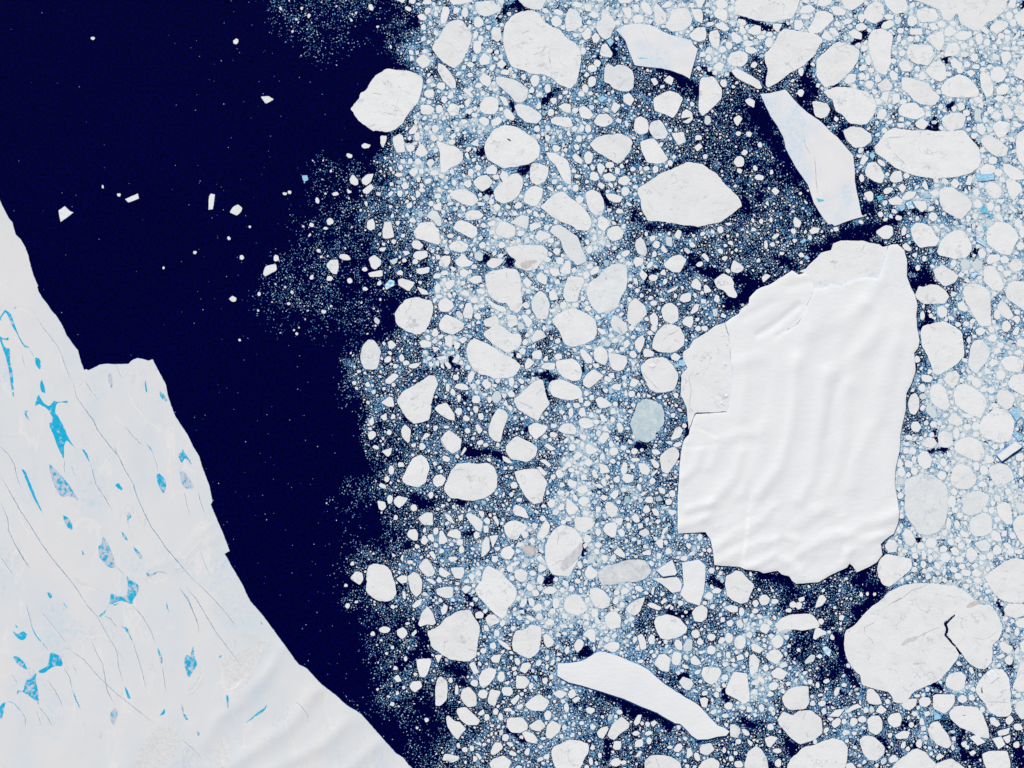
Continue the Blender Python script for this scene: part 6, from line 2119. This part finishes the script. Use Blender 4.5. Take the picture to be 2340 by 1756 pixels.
for k, ex, pts, lab, nick in parse(BERGS):
    if k == 'B':
        o, p, c_, hf = small_berg(pts, float(ex[0]), ex[1], lab); bergs.append(o)
        if nick: LM.append(dict(nick=nick, poly=p))
        if nick == 'long pale berg':
            ribbon('crack', conv(1820, 342, 4.254, "175,70 185,170 190,300 205,430"), 1.1, hf, M['crack'], o, c_, 0.5)
            ribbon('crack', conv(1820, 0, 4.254, "70,1340 90,1430 140,1500"), 0.9, hf, M['crack'], o, c_, 0.5)
            for tx_ in ("190,470 215,480 265,488 270,500 215,515 205,500", ):
                q = densify(ccw(conv(1820, 342, 4.254, tx_)), 2); draped_obj('melt_pond', q, hf, 5, M['cyanice'], o, c_, dz=0.7)
        if nick == 'shorter pale berg':
            ribbon('crack', conv(1300, 0, 4.254, "690,270 740,350 790,440 830,500"), 0.8, hf, M['smudge'], o, c_, 0.5)
            q = densify(ccw(conv(1300, 0, 4.254, "655,572 700,560 780,568 700,576")), 2); draped_obj('melt_pond', q, hf, 5, M['blueice'], o, c_, dz=0.7)
    elif k in 'PE':
        floes.append((pts, lab, nick))

# ---------------------------------------------------------------- traced floes: 300 largest are things
for k, ex, pts, lab, nick in parse(FLOES):
    if len(pts) > 2: floes.append((pts, lab, nick))
cand = []
for pts, lab, nick in sorted(floes, key=lambda f: -abs(area(f[0]))):
    p = natural(pts, 'floe'); n, over = raster(p, False)
    if n < 6 or over > 0.30 * n or (lab is None and over > 0.16 * n): 
        if not (lab and over < 0.5 * n and n > 6): continue
    raster(p)
    vis = np.clip(p, [0, 0], [PW, PH]); va = abs(area(vis)) + (500 if lab else 0)
    cand.append(dict(poly=p, label=lab, nick=nick, a=abs(area(p)), va=va))
cand.sort(key=lambda f: -f['va'])
main, rest = cand[:300], cand[300:]
print('dropped', len(floes) - len(cand)); print('traced floes', len(cand), 'things', len(main), 'smallest area', main[-1]['a'])

for f in main:
    if f['nick']: LM.append(dict(nick=f['nick'], poly=f['poly']))
def words(s): return len(s.split())
# labels for floes without one of their own: what they look like and where they lie from a landmark
def shape_words(p):
    q = np.asarray(p) - np.mean(p, 0); C = np.cov(q.T); ev, vec = np.linalg.eigh(C); asp = math.sqrt(ev[1] / max(ev[0], 1e-6))
    vx, vy = vec[:, 1]; a = math.degrees(math.atan2(-vy, vx)) % 180
    lean = 'flat-lying' if a < 22 or a > 158 else ('upright' if 68 < a < 112 else ('up-slanting' if a <= 68 else 'down-slanting'))
    return asp, lean
def near(f, lm):
    P, Q = np.asarray(f)[::3], np.asarray(lm)[::3]
    return float(np.min(np.hypot(P[:, None, 0] - Q[None, :, 0], P[:, None, 1] - Q[None, :, 1])))
todo = [f for f in main if not f['label']]
for f in todo:
    f['c'] = centre(f['poly'])
    ds = sorted((near(f['poly'], L_['poly']), i) for i, L_ in enumerate(LM)); f['d'], f['L'] = ds[0]
    L_ = LM[f['L']]; lc = centre(L_['poly']); P = np.asarray(L_['poly'])
    # direction from the nearest point of the landmark
    q = P[np.argmin(np.hypot(P[:, 0] - f['c'][0], P[:, 1] - f['c'][1]))]
    dx, dy = (f['c'][0] - q[0]) * 1.0 + (q[0] - lc[0]) * 0.5, (f['c'][1] - q[1]) + (q[1] - lc[1]) * 0.5
    an = math.degrees(math.atan2(-dy, dx)) % 360
    f['dir'] = ['right of', 'up-right of', 'above', 'up-left of', 'left of', 'down-left of', 'below', 'down-right of'][int((an + 22.5) // 45) % 8]
    asp, lean = shape_words(f['poly'])
    f['shape'] = 'round' if asp < 1.16 else ('rounded' if asp < 1.38 else (lean + (' oblong' if asp < 2.0 else ' elongated')))
    s = math.sqrt(f['a']); f['size'] = 'big' if s > 55 else ('medium' if s > 34 else ('small' if s > 22 else 'tiny'))
grp = {}
for f in todo: grp.setdefault((f['L'], f['dir'], f['shape'], f['size']), []).append(f)
ORD = ['nearest', 'second', 'third', 'fourth', 'fifth', 'sixth', 'seventh', 'eighth']
for (L_, dr, sh, sz), fs in grp.items():
    fs.sort(key=lambda f: f['d'])
    for i, f in enumerate(fs):
        base = '%s white %s floe %s the %s' % (sz, sh, dr, LM[L_]['nick'])
        if len(fs) > 1: base = '%s white %s floe %s the %s, %s out' % (sz, sh, dr, LM[L_]['nick'], ORD[min(i, 7)])
        f['label'] = base
seen = {}
for f in main:
    while words(f['label']) > 16: f['label'] = f['label'].rsplit(' ', 1)[0]
    k = f['label'].lower()
    if k in seen: f['label'] += ', further from it'
    seen[k] = 1

TONE = [('blue-green', 'rotten'), ('blue-grey', 'grey'), ('mottled', 'grey'), ('dirty floe', 'dirty'), ('speck', 'speckled'), ('faint grey', 'grey'), ('dull grey', 'grey'), ('tall pale', 'grey'), ('grey upright', 'grey'), ('pale grey floe', 'grey'), ('greyish', 'grey'), ('grey-white', 'grey')]
details = [(k, pts) for k, ex, pts, lab, nick in parse(DETAIL) for pts in [pts]]
dkind = [ex[0] if ex else k for k, ex, pts, lab, nick in parse(DETAIL)]
for i, f in enumerate(main):
    s = math.sqrt(f['a']); h = min(3.6, 1.6 + s / 60) + random.uniform(0, 0.5)
    tone = 'floe'
    for wd, tn in TONE:
        if wd in f['label'] and not ('speck' in wd and 'speckled loaf' in f['label'] and not f['nick']): tone = tn; break
    if tone != 'floe' and not f['nick'] and ('to the ' in f['label'] or 'the ' in f['label'].split(' floe')[0]): pass
    if tone != 'floe' and f in todo: tone = 'floe'
    if f in todo and random.random() < 0.07: tone = 'grey'
    mine = []
    for j, (k, pts) in enumerate(details):
        if len(pts) < 2 or any(abs(a) + abs(b_) < 1 for a, b_ in pts): continue
        c_ = centre(pts); 
        if inside(f['poly'], np.array([c_[0]]), np.array([c_[1]]))[0]: mine.append(j)
    f['h'] = h
    if not mine and s < 75:
        o = slab('ice_floe', f['poly'], h, M[tone]); 
    else:
        c_ = centre(f['poly']); o = empty('ice_floe', f['poly'])
        slab('snow_slab', f['poly'], h, M[tone], o, c_)
        for j in mine:
            k, pts = details[j]
            if k == 'C': ribbon('crack', pts, 1.0, flat(h), M['crack'], o, c_, 0.35)
            elif k == 'D': ribbon('open_crack', pts, 4.6, flat(h), M['lead'], o, c_, 0.6)
            elif k == 'S':
                q = roughen(densify(chaikin(ccw(pts), 1), 2.0), 0.4, 2); slab('melt_pool' if dkind[j] == 'dark' else 'dirty_patch', q, h + 0.3, M[dkind[j]], o, c_, 0.1)
            elif k == 'K': slab('ice_block', densify(ccw(pts), 2), h + 9, M['block'], o, c_, 0.5)
        if s >= 75:                          # low snow-covered pressure ridges across the largest floes
            P = f['poly']; lo, hi = P.min(0), P.max(0); nr = int(min(7, 2 + s / 60)); a0 = random.uniform(0, 3.14)
            for _ in range(nr):
                for _t in range(20):
                    x, y = random.uniform(lo[0], hi[0]), random.uniform(lo[1], hi[1]); a = a0 + random.gauss(0, 0.5); ln = [(x, y)]
                    for _k in range(random.randint(3, 6)):
                        a += random.gauss(0, 0.45); x += math.cos(a) * s * 0.055; y += math.sin(a) * s * 0.055; ln.append((x, y))
                    if inside(P, np.array([q[0] for q in ln]), np.array([q[1] for q in ln])).all(): break
                else: continue
                ribbon('pressure_ridge', ln, random.uniform(0.7, 1.3), flat(h), random.choice([M['smudge'], M['block'], M['smudge']]), o, c_, 0.5)
    tag(o, f['label'], 'ice floe', 'sea ice floes')

# ---------------------------------------------------------------- loose ice filling the pack
ROWS = """0122223777678888888888899887
0011112777777756667886789988
0000001777775445535646888988
0000005787666564232313788888
0000004787556644332213777788
0000023787777765332332368788
0001234786777665433432788888
0001245787787666544442367888
0001234776788866544432137898
0122244677788775341222247888
0112124678887776432233334888
0010023467887776553222225988
0000034676676766555555536999
0000025467555666555555558999
0000034466677765555555589999
0000034455678775555555588998
0000033455578876555555588998
0000033456788876555555589999
0000024555678877655555579999
0000133566788767655555589999
0000124566788764553233128998
0000124555788876575353138888
0000023355777766688521555888
0000013346666777777631555888
0000012345643775567524555678
0000001245554324655455646778
0000001244554444554346665334""".split('\n')
G = np.zeros((27, 37)); 
for r, row in enumerate(ROWS): G[r, 8:36] = [int(ch) for ch in row[:28]]
G[:, 36] = G[:, 35]
def density(X, Y):
    u = np.clip((X - 32.5) / 65.0, 0, 35.0); v = np.clip((Y - 32.5) / 65.0, 0, 25.999); i, j = np.floor(u).astype(int), np.floor(v).astype(int)
    fu, fv = u - i, v - j
    return (G[j, i] * (1 - fu) + G[j, i + 1] * fu) * (1 - fv) + (G[j + 1, i] * (1 - fu) + G[j + 1, i + 1] * fu) * fv
TGT = np.array([0.0, 0.035, 0.10, 0.19, 0.28, 0.37, 0.47, 0.58, 0.72, 0.86])
def target(D): return np.interp(D, np.arange(10), TGT)
yy, xx = np.mgrid[0:OH:4, 0:OW:4]; X8, Y8 = xx - MG + 2.0, yy - MG + 2.0
wX = X8 + 100 * vnoise(X8, Y8, 110, 41) + 46 * vnoise(X8, Y8, 42, 42) + 18 * vnoise(X8, Y8, 15, 43)
wY = Y8 + 100 * vnoise(X8, Y8, 110, 44) + 46 * vnoise(X8, Y8, 42, 45) + 18 * vnoise(X8, Y8, 15, 46)
wob = 1.5 * vnoise(wX, wY, 40, 21) + 1.2 * vnoise(wX + wY, wY - wX, 22, 22) + 1.1 * vnoise(X8, Y8, 10, 23)
D8 = density(wX, wY); D8 = np.clip(D8 + wob * np.clip(D8 / 3, 0.0, 1), 0, 9)
for k, ex, pts, lab, nick in parse(LEADS):        # narrow leads of open water
    r_ = float(ex[0]) / 4.254 * 1.25 + 1.5; q_ = np.array(pts)
    i0, i1 = int((q_[:, 1].min() - 60 + MG) / 4), int((q_[:, 1].max() + 60 + MG) / 4); j0, j1 = int((q_[:, 0].min() - 60 + MG) / 4), int((q_[:, 0].max() + 60 + MG) / 4)
    i0, j0 = max(i0, 0), max(j0, 0); sx, sy = X8[i0:i1, j0:j1] * 0.82 + wX[i0:i1, j0:j1] * 0.18, Y8[i0:i1, j0:j1] * 0.82 + wY[i0:i1, j0:j1] * 0.18
    dl, _ = dist_line(pts, sx, sy); dl = np.clip(dl + 5 * vnoise(sx, sy, 16, 51) + 4 * vnoise(sx, sy, 7, 52), 0, None); D8[i0:i1, j0:j1] *= 1 - 0.93 * np.exp(-(dl / r_) ** 4)
def Dat(X, Y): return D8[np.clip(((Y + MG) / 4).astype(int), 0, D8.shape[0] - 1), np.clip(((X + MG) / 4).astype(int), 0, D8.shape[1] - 1)]
raster(conv(1820, 1366, 4.254, "1545,172 1462,255 1478,310 1462,365 1508,425 1560,470 1605,545 1583,552 1536,478 1486,432 1436,370 1450,310 1428,243 1535,163"))
CS = 26
free0 = np.zeros((OH // CS + 1, OW // CS + 1)); ys, xs = np.nonzero(~occ[::2, ::2]); np.add.at(free0, ((ys * 2) // CS, (xs * 2) // CS), 4.0)
cov = np.zeros_like(free0)
verts = {'s': [], 'b': []}; ends = {'s': [], 'b': []}; wets = {'s': [], 'b': []}; zs = {'s': [], 'b': []}
discs = {}
def disc(rx, ry, th):
    R = int(math.ceil(max(rx, ry))) + 1; y, x = np.mgrid[-R:R + 1, -R:R + 1]
    u = x * math.cos(th) + y * math.sin(th); v = -x * math.sin(th) + y * math.cos(th)
    return (u / rx) ** 2 + (v / ry) ** 2 <= 1.0, R
for f in rest:
    verts['s'].append(f['poly']); wets['s'].append(0.1 if random.random() < 0.97 else 0.7)
passes = [(12, 500, 0, .07), (10, 900, .005, .12), (8.3, 1500, .02, .17), (7, 2500, .03, .22), (6, 4000, .05, .28), (5, 6000, .08, .34), (4.2, .035, .10, 0), (3.5, .075, .14, 0), (2.9, .12, .21, 0), (2.4, .17, .30, 0), (1.9, .28, .47, 0), (1.4, .36, .7, 0), (1.4, .3, .6, 0), (1.0, .34, .75, 0), (1.0, .3, .7, 0), (0.7, .22, .5, 0)]
def eroded(r):
    f = ~occ; k = int(round(r + 0.2))
    for i in range(k):
        g_ = f.copy(); g_[1:] &= f[:-1]; g_[:-1] &= f[1:]; g_[:, 1:] &= f[:, :-1]; g_[:, :-1] &= f[:, 1:]
        if i % 3 == 2: g_[1:, 1:] &= f[:-1, :-1]; g_[:-1, :-1] &= f[1:, 1:]; g_[1:, :-1] &= f[:-1, 1:]; g_[:-1, 1:] &= f[1:, :-1]
        f = g_
    f[:18] = f[-18:] = False; f[:, :18] = f[:, -18:] = False
    return f
DF = np.repeat(np.repeat(D8, 4, 0), 4, 1)[:OH, :OW].astype(np.float32)
for r, n, f_lo, f_hi in passes:
    fy, fx = np.nonzero(eroded(r) & (DF > 0.04))
    if len(fx) == 0: continue
    quota = r > 4.5
    if not quota:                              # small pieces: free random scatter, no local quota
        Dp = DF[fy, fx]; Tp = target(Dp); ck = n + (f_lo - n) * np.clip((Dp - 4.5) / 4.0, 0, 1)
        pp = ck * Tp * (1 + 1.2 * Tp) * np.where((r > 2.2) & (Dp < 3), 0.35, 1.0) / (3.14 * r * r * 0.75)
        sel = np.nonzero(rng.uniform(0, 1, len(fx)) < pp)[0]; rng.shuffle(sel); fx, fy = fx[sel], fy[sel]
        X = fx - MG + rng.uniform(0, 1, len(sel)); Y = fy - MG + rng.uniform(0, 1, len(sel)); xi = fx; yi = fy; idx = range(len(sel)); Dq = Dp[sel]
    if quota:
        Dp = DF[fy, fx]; wgt = target(Dp) * np.where((r > 3.4) & (Dp < 3.0), 0.12, 1.0) * np.where((r > 6) & (Dp < 4), 0.3, 1.0) + 1e-6
        n_ = min(n * 3, len(fx)); cs = np.cumsum(wgt); pick = np.searchsorted(cs, rng.uniform(0, cs[-1], n_))
        X = fx[pick] - MG + rng.uniform(0.2, 0.8, n_); Y = fy[pick] - MG + rng.uniform(0.2, 0.8, n_); T_ = target(Dp[pick]); FR = f_lo * (0.6 if 1.5 < r < 8 else 1) + (f_hi * (0.85 if 1.5 < r < 8 else 1) - f_lo * (0.6 if 1.5 < r < 8 else 1)) * np.clip((Dp[pick] - 5.5) / 3.0, 0, 1)
        xi = (X + MG).astype(int); yi = (Y + MG).astype(int); idx = range(n_); U = rng.uniform(0, 1, cov.shape); Dq = Dp[pick]
    for q in idx:
        x, y = X[q], Y[q]; ci, cj = yi[q] // CS, xi[q] // CS
        if quota and cov[ci, cj] + 2.6 * r * r * U[ci, cj] > T_[q] * FR[q] * free0[ci, cj]: continue
        rr = r * random.uniform(0.85, 1.1); asp = random.choice((random.uniform(0.7, 1.0), random.uniform(0.5, 0.9))); th = random.uniform(0, 3.14); rx, ry = rr, rr * asp
        if r >= 2.4: m_, R = disc(rx * 0.97 + 0.7, ry * 0.97 + 0.7, th)
        else:
            key = (round(rr, 1), int(asp * 5), int(th * 4))
            if key not in discs: discs[key] = disc(rx + 0.15, ry + 0.15, th)
            m_, R = discs[key]
        y0, x0 = yi[q] - R, xi[q] - R
        if y0 < 0 or x0 < 0 or y0 + 2 * R + 1 > OH or x0 + 2 * R + 1 > OW: continue
        sub = occ[y0:y0 + 2 * R + 1, x0:x0 + 2 * R + 1]
        if (sub & m_).any(): continue
        sub |= m_; cov[ci, cj] += 3.14 * rx * ry
        nv = random.choice((5, 6, 7, 8)) if r >= 5 else (random.choice((5, 6, 7)) if r >= 2.4 else random.choice((4, 5))); jit = 0.23 if r >= 2.4 else 0.25
        a = (np.arange(nv) + rng.uniform(-0.36, 0.36, nv)) * (2 * math.pi / nv); k = 1.03 + rng.uniform(-jit, jit, nv)
        u, v = rx * k * np.cos(a), ry * k * np.sin(a); c_, s_ = math.cos(th), math.sin(th)
        p = np.stack([x + u * c_ - v * s_, y + u * s_ + v * c_], 1)
        if r < 1.5: p = p + rng.uniform(-0.7, 0.7, 2)
        kk = 's' if r >= 3.2 else 'b'
        verts[kk].append(p[::-1])
        wets[kk].append((min(1, abs(random.gauss(0, 0.25))) if random.random() < 0.975 else random.uniform(0.7, 1)) if kk == 's' else min(1, max(0, random.gauss(0.04 + 0.20 * max(0, 2.6 - r) + 0.05 * max(0.0, 7 - Dq[q]) * (r < 2.2), 0.24))))
# a thin scatter of growlers over the open sea
for _ in range(900):
    x, y = random.uniform(-MG, 900), random.uniform(-MG, PH)
    if occ[int(y) + MG, int(x) + MG] or (x < 430 and random.random() < 0.80): continue
    r = random.choice((0.5, 0.6, 0.7, 0.9, 1.2)); a = np.arange(5) * 1.2566 + random.random(); p = np.stack([x + r * np.cos(a), y + r * np.sin(a)], 1)
    verts['b'].append(p[::-1]); wets['b'].append(random.uniform(0.3, 0.9))

def many(name, polys, wet, zlo, zhi, material, sides):
    """one mesh of very many separate small pieces"""
    n = np.array([len(p) for p in polys]); P = np.concatenate(polys); st = np.concatenate([[0], np.cumsum(n)[:-1]])
    zt = np.repeat(np.random.default_rng(5).uniform(zlo, zhi, len(n)), n)
    X = wx(P[:, 0]); Y = wy(P[:, 1]); top = np.stack([X, Y, zt], 1)
    # winding: make every face point up
    nxt = np.arange(len(P)) + 1; nxt[st + n - 1] = st
    cr = X * Y[nxt] - X[nxt] * Y; A = np.add.reduceat(cr, st)
    loops_top = np.arange(len(P)); 
    for i in np.nonzero(A < 0)[0]: loops_top[st[i]:st[i] + n[i]] = loops_top[st[i]:st[i] + n[i]][::-1]
    V = top; loops = loops_top; ls = st; lt = n; wv = np.asarray(wet, float)
    if sides:
        bot = top.copy(); bot[:, 2] = -1.0; V = np.concatenate([top, bot]); N_ = len(P)
        sgn = np.repeat(A > 0, n); i = np.arange(N_); q = np.stack([i, i + N_, nxt + N_, nxt], 1); q[~sgn] = q[~sgn][:, ::-1]
        loops = np.concatenate([loops_top, q.ravel()]); ls = np.concatenate([st, len(loops_top) + 4 * i]); lt = np.concatenate([n, np.full(N_, 4)]); wv = np.concatenate([wv, np.repeat(wv, n)])
    me = bpy.data.meshes.new(name); me.vertices.add(len(V)); me.vertices.foreach_set('co', V.astype(np.float32).ravel())
    me.loops.add(len(loops)); me.loops.foreach_set('vertex_index', loops.astype(np.int32)); me.polygons.add(len(ls))
    me.polygons.foreach_set('loop_start', ls.astype(np.int32)); me.polygons.foreach_set('loop_total', lt.astype(np.int32))
    me.polygons.foreach_set('use_smooth', np.zeros(len(ls), bool)); me.update(calc_edges=True); at = me.attributes.new('wet', 'FLOAT', 'FACE'); at.data.foreach_set('value', wv.astype(np.float32))
    me.materials.append(material); o = bpy.data.objects.new(name, me); COL.objects.link(o); return o
o = many('small_floe_field', verts['s'], wets['s'], 0.9, 1.4, M['small'], True)
tag(o, 'countless small sea ice floes packed between the larger ones', None, None, 'stuff')
o = many('brash_ice', verts['b'], wets['b'], 0.45, 0.8, M['brash'], False)
tag(o, 'fine brash ice fragments between the floes', None, None, 'stuff')
print('small', len(verts['s']), 'brash', len(verts['b']))

# slush: ragged sheets of fine wet ice just above the water where the pack is dense
st_ = 3.2; gx = np.arange(-MG, PW + MG, st_); gy = np.arange(-MG, PH + MG, st_); NX, NY = len(gx), len(gy)
GX, GY = np.meshgrid(gx, gy); VX = GX + rng.uniform(-1.2, 1.2, GX.shape); VY = GY + rng.uniform(-1.2, 1.2, GY.shape)
CXc, CYc = GX[:-1, :-1] + st_ / 2, GY[:-1, :-1] + st_ / 2; Dc = Dat(CXc, CYc)
nz = 0.5 + 0.25 * vnoise(CXc, CYc, 17, 31) + 0.22 * vnoise(CXc, CYc, 7, 32) + 0.28 * rng.uniform(-1, 1, Dc.shape)
pr = np.interp(Dc, [0, 1.5, 3, 5, 6, 7, 8, 9], [-1, 0.0, 0.18, 0.42, 0.58, 0.74, 0.88, 0.96])
oc = occ[np.clip((CYc + MG).astype(int), 0, OH - 1), np.clip((CXc + MG).astype(int), 0, OW - 1)]
noice = np.zeros_like(occ); crk = conv(1820, 1366, 4.254, "1545,172 1462,255 1478,310 1462,365 1508,425 1560,470 1605,545 1583,552 1536,478 1486,432 1436,370 1450,310 1428,243 1535,163")
yc, xc = np.mgrid[1366 + MG:1530 + MG, 2130 + MG:2220 + MG]; noice[1366 + MG:1530 + MG, 2130 + MG:2220 + MG] = inside(crk, xc - MG, yc - MG)
on = (nz < pr) & (CXc > 440) & ~noice[np.clip((CYc + MG).astype(int), 0, OH - 1), np.clip((CXc + MG).astype(int), 0, OW - 1)]
jj, ii = np.nonzero(on); vid = lambda j, i: j * NX + i
quads = np.stack([vid(jj + 1, ii), vid(jj + 1, ii + 1), vid(jj, ii + 1), vid(jj, ii)], 1)
uq, inv = np.unique(quads.ravel(), return_inverse=True); V = np.stack([wx(VX.ravel()[uq]), wy(VY.ravel()[uq]), np.full(len(uq), 0.2)], 1)
me = bpy.data.meshes.new('slush'); me.vertices.add(len(V)); me.vertices.foreach_set('co', V.astype(np.float32).ravel())
me.loops.add(len(inv)); me.loops.foreach_set('vertex_index', inv.astype(np.int32)); me.polygons.add(len(quads))
me.polygons.foreach_set('loop_start', np.arange(0, len(inv), 4, dtype=np.int32)); me.polygons.foreach_set('loop_total', np.full(len(quads), 4, np.int32)); me.polygons.foreach_set('use_smooth', np.zeros(len(quads), bool)); me.update(calc_edges=True)
dd = Dc[jj, ii]; wv = np.clip(1.05 - (dd - 2.5) / 9.5 - 0.30 * np.clip(dd - 7.2, 0, 1) + rng.uniform(-0.32, 0.32, len(dd)) + 0.15 * vnoise(CXc[jj, ii], CYc[jj, ii], 25, 33), 0, 1)
at = me.attributes.new('wet', 'FLOAT', 'FACE'); at.data.foreach_set('value', wv.astype(np.float32)); me.materials.append(M['slush'])
o = bpy.data.objects.new('slush', me); COL.objects.link(o); tag(o, 'thin film of slush and frazil ice on the water', None, None, 'stuff')
